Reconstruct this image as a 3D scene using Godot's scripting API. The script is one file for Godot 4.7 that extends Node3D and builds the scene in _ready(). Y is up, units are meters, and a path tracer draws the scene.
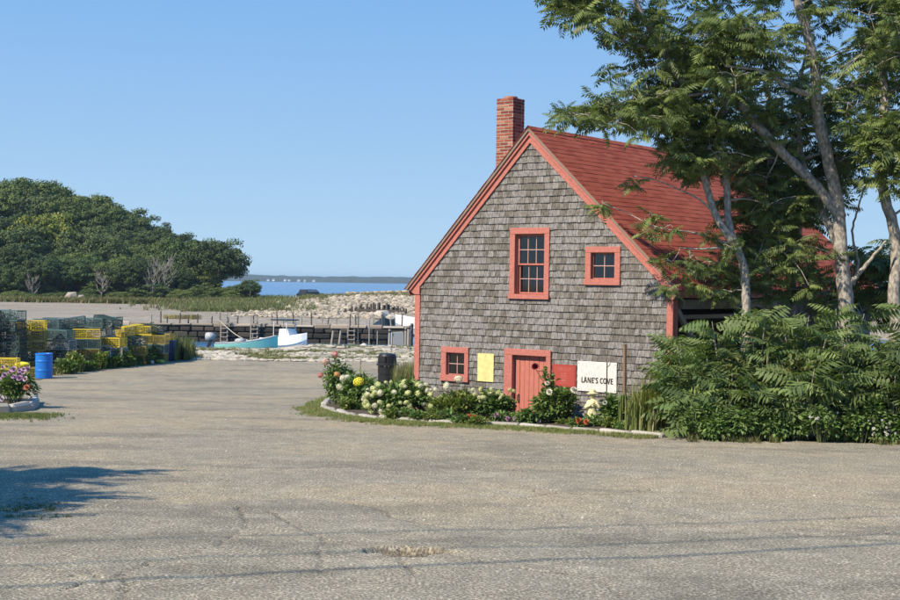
extends Node3D

# ---------------------------------------------------------------- constants
const EYE := 1.6
const FOCAL := 1352.0            # focal length in photograph pixels (900 wide)
const PITCH := -0.78
const ROLL := 0.85
const WATER_Y := -3.4
const SUN_HEIGHT := 43.0         # degrees above the horizon
const SUN_BEHIND := 38.0         # degrees behind the line square to the view, on the left-hand side
const HOUSE_AT := Vector3(-0.739, -1.32, -29.491)
const HOUSE_TURN := -38.0
const HW := 6.32                 # gable width
const HL := 10.1                 # house length
const EAVE := 2.63

var cam_basis: Basis
var taken := {}
var noise := FastNoiseLite.new()
var noise2 := FastNoiseLite.new()
var M := {}

# ---------------------------------------------------------------- mesh builder
class MB:
	var v := PackedVector3Array()
	var n := PackedVector3Array()
	var c := PackedColorArray()
	var uv := PackedVector2Array()
	var ix := PackedInt32Array()

	func vert(p: Vector3, nn: Vector3, col: Color, t := Vector2.ZERO) -> int:
		v.append(p); n.append(nn); c.append(col); uv.append(t)
		return v.size() - 1

	func tri(a: Vector3, b: Vector3, d: Vector3, col := Color.WHITE) -> void:
		var nn := (b - a).cross(d - a)
		nn = nn.normalized() if nn.length_squared() > 1e-20 else Vector3.UP
		var i := v.size()
		vert(a, nn, col); vert(b, nn, col); vert(d, nn, col)
		ix.append(i); ix.append(i + 2); ix.append(i + 1)

	func quad(a: Vector3, b: Vector3, d: Vector3, e: Vector3, col := Color.WHITE) -> void:
		var nn := (b - a).cross(e - a)
		if nn.length_squared() < 1e-20:
			nn = (d - b).cross(e - b)
		nn = nn.normalized()
		var i := v.size()
		vert(a, nn, col, Vector2(0, 1)); vert(b, nn, col, Vector2(1, 1)); vert(d, nn, col, Vector2(1, 0)); vert(e, nn, col, Vector2(0, 0))
		ix.append_array(PackedInt32Array([i, i + 2, i + 1, i, i + 3, i + 2]))

	# eight corners: bottom ring p0..p3 (counter-clockwise from above), top ring p4..p7
	func hexa(p: Array, col := Color.WHITE) -> void:
		quad(p[4], p[5], p[6], p[7], col)
		quad(p[3], p[2], p[1], p[0], col)
		for k in 4:
			var j := (k + 1) % 4
			quad(p[k], p[j], p[j + 4], p[k + 4], col)

	func box(at: Vector3, size: Vector3, col := Color.WHITE, b := Basis.IDENTITY) -> void:
		var h := size * 0.5
		var p := []
		for y in [-h.y, h.y]:
			for s in [[-1, 1], [1, 1], [1, -1], [-1, -1]]:
				p.append(at + b * Vector3(h.x * s[0], y, h.z * s[1]))
		hexa(p, col)

	# box with chamfered edges (all twelve)
	func cbox(at: Vector3, size: Vector3, bev: float, col := Color.WHITE, b := Basis.IDENTITY) -> void:
		var h := size * 0.5
		var e := minf(bev, minf(h.x, minf(h.y, h.z)) * 0.6)
		var ax := [Vector3.RIGHT, Vector3.UP, Vector3.BACK]
		var f := func(s: Vector3, k: int) -> Vector3:
			var q := Vector3(s.x * h.x, s.y * h.y, s.z * h.z)
			for j in 3:
				if j != k:
					q[j] -= s[j] * e
			return at + b * q
		for k in 3:
			var i1 := (k + 1) % 3
			var i2 := (k + 2) % 3
			for sg in [-1.0, 1.0]:
				var r := []
				for t in [[-1, -1], [1, -1], [1, 1], [-1, 1]]:
					var s := Vector3.ZERO
					s[k] = sg; s[i1] = t[0]; s[i2] = t[1]
					r.append(f.call(s, k))
				if sg > 0: quad(r[0], r[1], r[2], r[3], col)
				else: quad(r[3], r[2], r[1], r[0], col)
			# edges along axis k
			for t in [[1, 1], [-1, 1], [-1, -1], [1, -1]]:
				var lo := Vector3.ZERO
				lo[k] = -1; lo[i1] = t[0]; lo[i2] = t[1]
				var hi := lo
				hi[k] = 1
				var a: Vector3 = f.call(lo, i1); var a2: Vector3 = f.call(lo, i2)
				var d: Vector3 = f.call(hi, i1); var d2: Vector3 = f.call(hi, i2)
				var out = (b * (ax[i1] * float(t[0]) + ax[i2] * float(t[1])))
				if (d - a).cross(a2 - a).dot(out) > 0: quad(a, d, d2, a2, col)
				else: quad(a, a2, d2, d, col)
		for sx in [-1.0, 1.0]:
			for sy in [-1.0, 1.0]:
				for sz in [-1.0, 1.0]:
					var s := Vector3(sx, sy, sz)
					var a: Vector3 = f.call(s, 0); var bb: Vector3 = f.call(s, 1); var d: Vector3 = f.call(s, 2)
					if (bb - a).cross(d - a).dot(b * s) > 0: tri(a, bb, d, col)
					else: tri(a, d, bb, col)

	func bar(a: Vector3, b2: Vector3, w: float, h: float, col := Color.WHITE, up := Vector3.UP) -> void:
		var z := (b2 - a)
		var l := z.length()
		if l < 1e-5: return
		z /= l
		if absf(z.dot(up)) > 0.98: up = Vector3.RIGHT
		var x := up.cross(z).normalized()
		box((a + b2) * 0.5, Vector3(w, h, l), col, Basis(x, z.cross(x), z))

	func tube(pts: Array, rad: Array, sides := 8, col := Color.WHITE, cap := true, rough := 0.0, rs := 1) -> void:
		var k := pts.size()
		var up := Vector3(0.31, 0.2, 0.93)
		var base := v.size()
		var rg := RandomNumberGenerator.new()
		rg.seed = rs
		var x := Vector3.ZERO
		for i in k:
			var t: Vector3 = (pts[mini(i + 1, k - 1)] - pts[maxi(i - 1, 0)]).normalized()
			if i == 0:
				x = up.cross(t)
				if x.length() < 0.1: x = Vector3.RIGHT.cross(t)
			x = (x - t * x.dot(t)).normalized()
			var y := t.cross(x)
			for s in sides:
				var a := TAU * s / sides
				var dir := x * cos(a) + y * sin(a)
				var r: float = rad[i] * (1.0 + rough * rg.randf_range(-1, 1))
				vert(pts[i] + dir * r, dir, col, Vector2(float(s) / sides, float(i) / k))
		for i in k - 1:
			for s in sides:
				var p := base + i * sides + s
				var q := base + i * sides + (s + 1) % sides
				ix.append_array(PackedInt32Array([p, p + sides, q, q, p + sides, q + sides]))
		if cap:
			for e in [0, k - 1]:
				var nn: Vector3 = (pts[k - 1] - pts[k - 2]).normalized() if e > 0 else (pts[0] - pts[1]).normalized()
				var m := vert(pts[e], nn, col)
				var st := v.size()
				for s in sides: vert(v[base + e * sides + s], nn, col)
				for s in sides:
					if e > 0: ix.append_array(PackedInt32Array([m, st + (s + 1) % sides, st + s]))
					else: ix.append_array(PackedInt32Array([m, st + s, st + (s + 1) % sides]))

	# profile of (radius, height); turned about y
	func lathe(at: Vector3, prof: Array, sides := 20, col := Color.WHITE, sharp := 0.6) -> void:
		for i in prof.size() - 1:
			var p: Vector2 = prof[i]
			var q: Vector2 = prof[i + 1]
			var e := q - p
			var nr := Vector2(e.y, -e.x).normalized()
			var st := v.size()
			for s in sides + 1:
				var a := TAU * s / sides
				var dir := Vector3(cos(a), 0, -sin(a))
				var nn := dir * nr.x + Vector3.UP * nr.y
				vert(at + dir * p.x + Vector3.UP * p.y, nn, col)
				vert(at + dir * q.x + Vector3.UP * q.y, nn, col)
			for s in sides:
				var o := st + s * 2
				ix.append_array(PackedInt32Array([o, o + 1, o + 2, o + 2, o + 1, o + 3]))

	# rough stone: a deformed cube-sphere
	func stone(at: Vector3, size: Vector3, rg: RandomNumberGenerator, col := Color.WHITE, boxy := 0.5, b := Basis.IDENTITY, res := 3) -> void:
		var off := Vector3(rg.randf() * 99, rg.randf() * 99, rg.randf() * 99)
		for k in 3:
			for sg in [-1.0, 1.0]:
				var st := v.size()
				for i in res + 1:
					for j in res + 1:
						var q := Vector3.ZERO
						q[k] = sg
						q[(k + 1) % 3] = -1.0 + 2.0 * i / res
						q[(k + 2) % 3] = (-1.0 + 2.0 * j / res) * sg
						var sp := q.normalized()
						var cu := q * 0.78
						var w := sp.lerp(cu, boxy)
						var wob := 1.0 + 0.16 * sin(sp.x * 3.1 + off.x) * sin(sp.y * 2.7 + off.y) + 0.12 * sin(sp.z * 4.3 + off.z + sp.x * 2.0)
						w *= wob
						var nn := (sp.lerp(q, boxy * 0.6)).normalized()
						vert(at + b * (w * size * 0.5), b * nn, col)
				for i in res:
					for j in res:
						var o := st + i * (res + 1) + j
						ix.append_array(PackedInt32Array([o, o + 1, o + res + 1, o + 1, o + res + 2, o + res + 1]))

	# angular broken stone: an icosahedron with uneven corners, flat faces
	func crag(at: Vector3, size: Vector3, rg: RandomNumberGenerator, col := Color.WHITE) -> void:
		var g := (1.0 + sqrt(5.0)) * 0.5
		var p := []
		for q in [[-1, g, 0], [1, g, 0], [-1, -g, 0], [1, -g, 0], [0, -1, g], [0, 1, g], [0, -1, -g], [0, 1, -g], [g, 0, -1], [g, 0, 1], [-g, 0, -1], [-g, 0, 1]]:
			var d := Vector3(q[0], q[1], q[2]).normalized()
			var k := 1.0 / maxf(absf(d.x), maxf(absf(d.y), absf(d.z)))
			p.append(at + d * lerpf(1.0, k, 0.35) * rg.randf_range(0.74, 1.1) * size * 0.5)
		for f in [[0, 11, 5], [0, 5, 1], [0, 1, 7], [0, 7, 10], [0, 10, 11], [1, 5, 9], [5, 11, 4], [11, 10, 2], [10, 7, 6], [7, 1, 8], [3, 9, 4], [3, 4, 2], [3, 2, 6], [3, 6, 8], [3, 8, 9], [4, 9, 5], [2, 4, 11], [6, 2, 10], [8, 6, 7], [9, 8, 1]]:
			tri(p[f[0]], p[f[1]], p[f[2]], col)

	func mesh(m: Material = null) -> ArrayMesh:
		var a := []
		a.resize(Mesh.ARRAY_MAX)
		a[Mesh.ARRAY_VERTEX] = v
		a[Mesh.ARRAY_NORMAL] = n
		a[Mesh.ARRAY_COLOR] = c
		a[Mesh.ARRAY_TEX_UV] = uv
		a[Mesh.ARRAY_INDEX] = ix
		var me := ArrayMesh.new()
		me.add_surface_from_arrays(Mesh.PRIMITIVE_TRIANGLES, a)
		if m: me.surface_set_material(0, m)
		return me

# ---------------------------------------------------------------- scene helpers
func at(px: float, py: float, depth: float) -> Vector3:      # a place in the world, depth metres in front of the viewpoint
	var r := cam_basis * Vector3((px - 450.0) / FOCAL, -(py - 300.0) / FOCAL, -1.0)
	return Vector3(0, EYE, 0) + r * (depth / -r.z)

func numbered(called: String) -> String:
	if not taken.has(called):
		taken[called] = 0
		return called
	taken[called] += 1
	return "%s_%03d" % [called, taken[called]]

func tag(o: Node, label: String, category: String, group := "", kind := "") -> Node:
	if label: o.set_meta("label", label)
	if category: o.set_meta("category", category)
	if group: o.set_meta("group", group)
	if kind: o.set_meta("kind", kind)
	return o

func thing(called: String, label: String, category: String, pos := Vector3.ZERO, turn := 0.0, group := "") -> Node3D:
	var o := Node3D.new()
	o.name = numbered(called)
	add_child(o)
	o.position = pos
	o.rotation.y = turn
	tag(o, label, category, group)
	return o

func part(called: String, me: Mesh, parent: Node, mat: Material = null, xf := Transform3D.IDENTITY) -> MeshInstance3D:
	var o := MeshInstance3D.new()
	o.mesh = me
	if mat: o.material_override = mat
	o.name = called if parent != self else numbered(called)
	parent.add_child(o, true)
	o.transform = xf
	return o

var tint_cache := {}
func tinted(me: ArrayMesh, c: Color) -> ArrayMesh:
	var key := [me, Color(snappedf(c.r, 0.001), snappedf(c.g, 0.001), snappedf(c.b, 0.001))]
	if not tint_cache.has(key):
		var a := me.surface_get_arrays(0)
		var cc: PackedColorArray = a[Mesh.ARRAY_COLOR]
		for i in cc.size(): cc[i] = Color(cc[i].r * c.r, cc[i].g * c.g, cc[i].b * c.b)
		a[Mesh.ARRAY_COLOR] = cc
		var o := ArrayMesh.new()
		o.add_surface_from_arrays(Mesh.PRIMITIVE_TRIANGLES, a)
		tint_cache[key] = o
	return tint_cache[key]

const LEVELS := [0.78, 0.92, 1.06, 1.22]

# leaves of one plant joined into one mesh: sets of [leaf mesh, places, colours]
func joined(called: String, sets: Array, mat: Material, parent: Node) -> MeshInstance3D:
	var st := SurfaceTool.new()
	st.begin(Mesh.PRIMITIVE_TRIANGLES)
	for e in sets:
		for i in e[1].size():
			st.append_from(tinted(e[0], e[2][i]), 0, e[1][i])
	return part(called, st.commit(), parent, mat)

func many(called: String, me: Mesh, xfs: Array, cols: Array, mat: Material, parent: Node) -> MultiMeshInstance3D:
	var mm := MultiMesh.new()
	mm.transform_format = MultiMesh.TRANSFORM_3D
	mm.use_colors = true
	mm.mesh = me
	mm.instance_count = xfs.size()
	for i in xfs.size():
		mm.set_instance_transform(i, xfs[i])
		mm.set_instance_color(i, cols[i])
	var o := MultiMeshInstance3D.new()
	o.multimesh = mm
	o.material_override = mat
	o.name = called if parent != self else numbered(called)
	parent.add_child(o, true)
	return o

func copy_of(o: Node3D, pos: Vector3, turn: float, label := "") -> Node3D:
	var r: Node3D = o.duplicate()
	r.name = numbered(String(o.name).rstrip("0123456789").trim_suffix("_"))
	add_child(r)
	r.position = pos
	r.rotation = Vector3(0, turn, 0)
	if label: r.set_meta("label", label)
	return r

func rng(s: int) -> RandomNumberGenerator:
	var r := RandomNumberGenerator.new()
	r.seed = s
	return r

func lin(r: float, g: float, b: float) -> Color:
	return Color(r, g, b).linear_to_srgb()

func mat(col: Color, rough := 0.8, metal := 0.0, vcol := false) -> StandardMaterial3D:
	var m := StandardMaterial3D.new()
	m.albedo_color = Color(col.r, col.g, col.b).linear_to_srgb()
	m.roughness = rough
	m.metallic = metal
	m.metallic_specular = 0.4
	m.vertex_color_use_as_albedo = vcol
	return m

func noise_tex(freq: float, lo: Color, hi: Color, s := 1, size := 512, oct := 4, kind := FastNoiseLite.TYPE_SIMPLEX_SMOOTH, normal := false, bump := 4.0) -> NoiseTexture2D:
	var f := FastNoiseLite.new()
	f.noise_type = kind
	f.seed = s
	f.frequency = freq
	f.fractal_octaves = oct
	var t := NoiseTexture2D.new()
	t.width = size
	t.height = size
	t.seamless = true
	t.noise = f
	if normal:
		t.as_normal_map = true
		t.bump_strength = bump
	else:
		var g := Gradient.new()
		g.set_color(0, lo.linear_to_srgb())
		g.set_color(1, hi.linear_to_srgb())
		t.color_ramp = g
	return t

func tex3(m: StandardMaterial3D, t: Texture2D, scale: Vector3, sharp := 6.0) -> StandardMaterial3D:
	m.albedo_texture = t
	m.uv1_triplanar = true
	m.uv1_world_triplanar = true
	m.uv1_scale = scale
	m.uv1_triplanar_sharpness = sharp
	return m

func grey(a: float) -> Color:
	return Color(a, a, a)

func sm(a: float, b: float, x: float) -> float:
	return smoothstep(a, b, x)

# ---------------------------------------------------------------- terrain
func hill_top(x: float) -> float:
	var k := [[-400.0, 16.5], [-120.0, 14.0], [-84.0, 10.8], [-66.0, 8.0], [-52.0, 4.9], [-43.0, 2.2], [-36.0, 0.2], [-30.0, -0.3], [-24.0, -0.5]]
	if x >= -24.0: return -0.5
	for i in k.size() - 1:
		if x < k[i + 1][0]:
			return lerpf(k[i][1], k[i + 1][1], clampf((x - k[i][0]) / (k[i + 1][0] - k[i][0]), 0, 1))
	return -0.5

const CRACKS := [
	[[[62, 589], [70, 587], [80, 583]], 0.030, 0.030],
	[[[68, 577], [74, 575]], 0.022, 0.02],
	[[[102, 585], [112, 580], [122, 575], [136, 569], [150, 563]], 0.022, 0.016],
	[[[110, 592], [122, 588], [135, 584]], 0.020, 0.016],
	[[[30, 566], [60, 572], [88, 571], [104, 584]], 0.020, 0.016],
	[[[124, 575], [128, 590], [122, 602]], 0.020, 0.014],
	[[[176, 560], [200, 554], [222, 546], [243, 528]], 0.018, 0.014],
	[[[290, 523], [310, 533], [322, 541], [352, 546], [368, 550]], 0.018, 0.014],
	[[[440, 556], [480, 562], [530, 571], [590, 574]], 0.018, 0.012],
	[[[590, 574], [612, 590], [622, 604]], 0.018, 0.012],
	[[[690, 531], [740, 533], [790, 535], [840, 539], [872, 541]], 0.030, 0.014],
	[[[520, 497], [560, 492], [605, 493], [650, 489]], 0.030, 0.012],
	[[[243, 528], [247, 521], [242, 514], [240, 508]], 0.022, 0.016],
	[[[268, 512], [276, 514], [284, 519], [290, 523]], 0.026, 0.016],
	[[[318, 575], [322, 562], [319, 552], [326, 540]], 0.020, 0.014],
	[[[400, 562], [408, 570], [412, 578]], 0.020, 0.014],
	[[[350, 503], [368, 505], [385, 510], [396, 517], [412, 521], [430, 524], [448, 527]], 0.030, 0.014],
]
var crack_lines := []

func prepare_cracks() -> void:
	for c in CRACKS:
		var pts := []
		for p in c[0]:
			pts.append(on_slope(p[0], p[1]))
		# jagged in between
		var fine := [pts[0]]
		var rg := rng(77 + crack_lines.size())
		for i in pts.size() - 1:
			var a: Vector2 = pts[i]
			var b: Vector2 = pts[i + 1]
			var ns := maxi(2, int(a.distance_to(b) / 0.12))
			for j in range(1, ns + 1):
				var q := a.lerp(b, float(j) / ns)
				if j < ns: q += Vector2(rg.randf_range(-1, 1), rg.randf_range(-1, 1)) * 0.028
				fine.append(q)
		var box := Rect2(fine[0], Vector2.ZERO)
		for q in fine: box = box.expand(q)
		crack_lines.append([fine, c[1], c[2], box.grow(0.1)])

func on_slope(px: float, py: float) -> Vector2:     # where a line of sight meets the sloping yard
	var r := cam_basis * Vector3((px - 450.0) / FOCAL, -(py - 300.0) / FOCAL, -1.0)
	r /= -r.z
	var d := EYE / (-r.y - 0.043)
	return Vector2(r.x * d, -d)

func crack_at(x: float, z: float) -> float:
	var best := 0.0
	var q := Vector2(x, z)
	for c in crack_lines:
		if not c[3].has_point(q): continue
		var pts: Array = c[0]
		for i in pts.size() - 1:
			var cp := Geometry2D.get_closest_point_to_segment(q, pts[i], pts[i + 1])
			var e := cp.distance_to(q)
			if e < c[1]:
				best = maxf(best, c[2] * (1.0 - e / c[1]))
	return best

var edge_line := []
func old_edge(x: float) -> float:                    # where the old asphalt ends and the sandy gravel begins
	if edge_line.is_empty():
		for p in [[-150, 534], [0, 519], [150, 507], [300, 498], [350, 503], [400, 517], [450, 527], [560, 531], [690, 530], [780, 535], [870, 541], [1050, 548]]: edge_line.append(on_slope(p[0], p[1]))
	if x <= edge_line[0].x: return edge_line[0].y
	for i in edge_line.size() - 1:
		var a: Vector2 = edge_line[i]
		var b: Vector2 = edge_line[i + 1]
		if x < b.x: return lerpf(a.y, b.y, (x - a.x) / (b.x - a.x))
	return edge_line[-1].y

func hole_at(x: float, z: float) -> float:           # the pothole: 0 outside, 1 at the bottom
	var c := Vector2(-0.27, -10.06)
	var q := (Vector2(x, z) - c)
	q.x += 0.14 * noise2.get_noise_2d(x * 38, z * 38)
	q.y += 0.16 * noise2.get_noise_2d(x * 30 + 50, z * 30)
	var e := Vector2(q.x / 0.29, q.y / 0.34).length()
	return 1.0 - sm(0.76, 1.0, e)

func gy(x: float, z: float) -> float:
	var d := -z
	var h := -0.043 * maxf(d, -25.0)
	if d > 38.0:
		var t := sm(38, 54, d)
		h = lerpf(-0.043 * minf(d, 47), -1.98, t)
	if d > 60.0:
		var bump := lerpf(0.20, 0.43, sm(-8.5, -6.5, x)) * exp(-pow((d - 65.5) / 3.2, 2.0))
		h = lerpf(-1.98, -4.8, sm(64, 82, d)) + bump
	var start := 106.6
	if x > -3.6: start = 132.0
	elif x > -6.2 and d > 110.0: start = 132.0
	if d >= start:
		h = -2.05 + 0.12 * sm(108, 125, d)
		var crest := lerpf(-1.45, -0.25, sm(-34, -4, x))
		var left := sm(-30, -37, x)
		h += (crest + 1.95) * sm(124, 172, d) * (1.0 - left)
		h += left * 0.45 * sm(125, 170, d)
		if d > 168.0:
			h = lerpf(h, hill_top(x), sm(168, 212, d) * sm(-30, -40, x))
		if d > 186.0 and x > -38.0:
			h = lerpf(h, -7.0, sm(188, 212, d) * sm(-38, -29, x))
		if d > 222.0:
			h = lerpf(h, -8.0, sm(222, 262, d))
	return h

func ground_color(x: float, z: float, hole: float, crack: float) -> Color:
	var d := -z
	var a := noise.get_noise_2d(x * 3.0, z * 3.0)
	var b := noise2.get_noise_2d(x * 9.0, z * 9.0)
	var c := noise.get_noise_2d(x * 14.0 + 300, z * 14.0)
	var e := noise2.get_noise_2d(x * 60.0, z * 60.0)
	var asphalt := Color(0.515, 0.465, 0.355)
	var dirt := Color(0.635, 0.535, 0.37)
	var dark := Color(0.35, 0.32, 0.25)
	if d < 62.0:
		var near_side := sm(-0.10, 0.10, z - old_edge(x) + 0.22 * b + 0.10 * e)
		var tan := 0.42 + 0.75 * a + 0.5 * b + 0.35 * c + 0.2 * e
		tan -= 0.62 * near_side
		# sandy wear in the turning circle
		tan += 0.7 * exp(-(pow((x - 0.2) / 1.6, 2.0) + pow((z + 13.6) / 1.5, 2.0)))
		tan += 0.7 * exp(-(pow((x - 4.2) / 2.6, 2.0) + pow((z + 15.6) / 1.3, 2.0)))
		tan += 0.55 * exp(-(pow((x - 0.15) / 0.6, 2.0) + pow((z + 10.2) / 0.6, 2.0)))
		tan += 0.5 * exp(-(pow((x + 1.9) / 0.9, 2.0) + pow((z + 10.5) / 0.5, 2.0)))
		# wheel tracks that swing from the road down to the harbour
		var lane := x - (1.6 - 0.012 * pow(maxf(d - 10.0, 0.0), 1.5)) + 0.35 * a
		for w in [-0.75, 0.75, 2.3, 3.8]:
			tan += 0.34 * exp(-pow((lane - w) / 0.24, 2.0)) * (0.5 + noise2.get_noise_2d(x * 7.0, z * 3.0)) * sm(12, 15, d)
		var col := asphalt.lerp(dirt, sm(0.0, 0.95, tan))
		col = col.lerp(dark, 0.62 * sm(0.08, 0.42, noise2.get_noise_2d(x * 4.0 + 71, z * 9.0 - 31)))
		col = col.lerp(dark * 0.86, 0.5 * sm(0.2, 0.45, noise.get_noise_2d(x * 9.0 - 200, z * 12.0)) * near_side)
		col = col.lerp(Color(0.67, 0.61, 0.475), 0.45 * sm(0.18, 0.5, noise.get_noise_2d(x * 16 + 9, z * 22)))
		col = col * (1.0 + 0.20 * e)
		col = col.lerp(Color(0.27, 0.22, 0.16), hole * 0.95)
		col = col.lerp(Color(0.10, 0.09, 0.08), clampf(crack * 45.0, 0, 0.75))
		if d > 57.5: col = col.lerp(Color(0.66, 0.60, 0.50), sm(57.5, 60.5, d + 1.6 * c))
		return Color(col.r, col.g, col.b)
	if d < 105.0:
		var col := Color(0.66, 0.60, 0.50).lerp(Color(0.34, 0.32, 0.19), sm(0.0, 0.4, b + 0.5 * e))
		return col.lerp(Color(0.10, 0.09, 0.06), sm(74, 80, d))
	var sand := Color(0.60, 0.53, 0.43).lerp(Color(0.47, 0.41, 0.31), sm(-0.2, 0.4, b))
	var grass := Color(0.24, 0.25, 0.11).lerp(Color(0.40, 0.35, 0.20), sm(-0.3, 0.4, c))
	if d < 122.0: return Color(0.64, 0.57, 0.47).lerp(Color(0.44, 0.38, 0.29), sm(-0.1, 0.4, e))
	if x < -31.0:
		return sand.lerp(Color(0.26, 0.23, 0.15), sm(166, 172, d + 6.0 * b))
	return sand.lerp(grass, sm(0.05, 0.3, b + 0.3 * c) * sm(140, 150, d))

func spread(vals: Array) -> PackedFloat32Array:      # [[from, to, step], ...] -> coordinates
	var o := PackedFloat32Array()
	for k in vals:
		var ns := maxi(1, int(round(absf(k[1] - k[0]) / k[2])))
		for i in ns: o.append(lerpf(k[0], k[1], float(i) / ns))
	o.append(vals[-1][1])
	return o

func build_ground() -> void:
	var xs := spread([[-400, -120, 20], [-120, -30, 3.0], [-30, -12, 0.6], [-12, -4.6, 0.15], [-4.6, 4.6, 0.03], [4.6, 12, 0.15], [12, 30, 0.8], [30, 120, 6], [120, 400, 40]])
	var ds := spread([[-30, 0, 2.0], [0, 7.2, 0.25], [7.2, 12.0, 0.03], [12.0, 18, 0.065], [18, 34, 0.13], [34, 62, 0.35], [62, 106.58, 0.8], [106.58, 106.64, 0.06], [106.64, 131.97, 1.0], [131.97, 132.03, 0.06], [132.03, 270, 1.4], [270, 420, 30]])
	var nx := xs.size()
	var nz := ds.size()
	var m := MB.new()
	m.v.resize(nx * nz); m.n.resize(nx * nz); m.c.resize(nx * nz); m.uv.resize(nx * nz)
	var hs := PackedFloat32Array()
	hs.resize(nx * nz)
	for j in nz:
		var z := -ds[j]
		for i in nx:
			var x := xs[i]
			var h := gy(x, z)
			var hole := 0.0
			var cr := 0.0
			if z > -62.0 and z < 0.0:
				h += 0.030 * noise.get_noise_2d(x * 4, z * 4)
				if absf(x) < 13.0 and z > -34.0:
					h += 0.010 * noise2.get_noise_2d(x * 25, z * 25)
					if absf(x) < 5.2 and z > -18.0:
						h += 0.0035 * noise2.get_noise_2d(x * 160, z * 160)
						hole = hole_at(x, z)
						cr = crack_at(x, z)
						var pit := exp(-(pow((x + 0.565) / 0.035, 2.0) + pow((z + 10.08) / 0.085, 2.0)))
						h += 0.010 * sm(-0.04, 0.04, z - old_edge(x) + 0.15 * noise2.get_noise_2d(x * 9.0, z * 9.0))
						h -= hole * (0.065 + 0.008 * noise2.get_noise_2d(x * 120, z * 120)) + cr + 0.12 * pit
			elif z <= -62.0:
				h += 0.10 * noise.get_noise_2d(x * 8, z * 8) * (1.0 if z > -105.0 or z < -120.0 else 0.2)
			hs[j * nx + i] = h
			m.v[j * nx + i] = Vector3(x, h, z)
			m.c[j * nx + i] = ground_color(x, z, hole, cr)
			m.uv[j * nx + i] = Vector2(x, z)
	for j in nz:
		var j0 := maxi(j - 1, 0)
		var j1 := mini(j + 1, nz - 1)
		for i in nx:
			var i0 := maxi(i - 1, 0)
			var i1 := mini(i + 1, nx - 1)
			var sx := (hs[j * nx + i1] - hs[j * nx + i0]) / (xs[i1] - xs[i0])
			var sz := (hs[j1 * nx + i] - hs[j0 * nx + i]) / (ds[j0] - ds[j1])
			m.n[j * nx + i] = Vector3(-sx, 1, -sz).normalized()
	var ix := PackedInt32Array()
	ix.resize((nx - 1) * (nz - 1) * 6)
	var k := 0
	for j in nz - 1:
		for i in nx - 1:
			var a := j * nx + i
			ix[k] = a; ix[k + 1] = a + nx; ix[k + 2] = a + 1
			ix[k + 3] = a + 1; ix[k + 4] = a + nx; ix[k + 5] = a + nx + 1
			k += 6
	m.ix = ix
	var g := part("ground", m.mesh(), self, M.ground)
	tag(g, "worn gravelly asphalt yard sloping down to the harbour", "ground", "", "structure")

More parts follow.
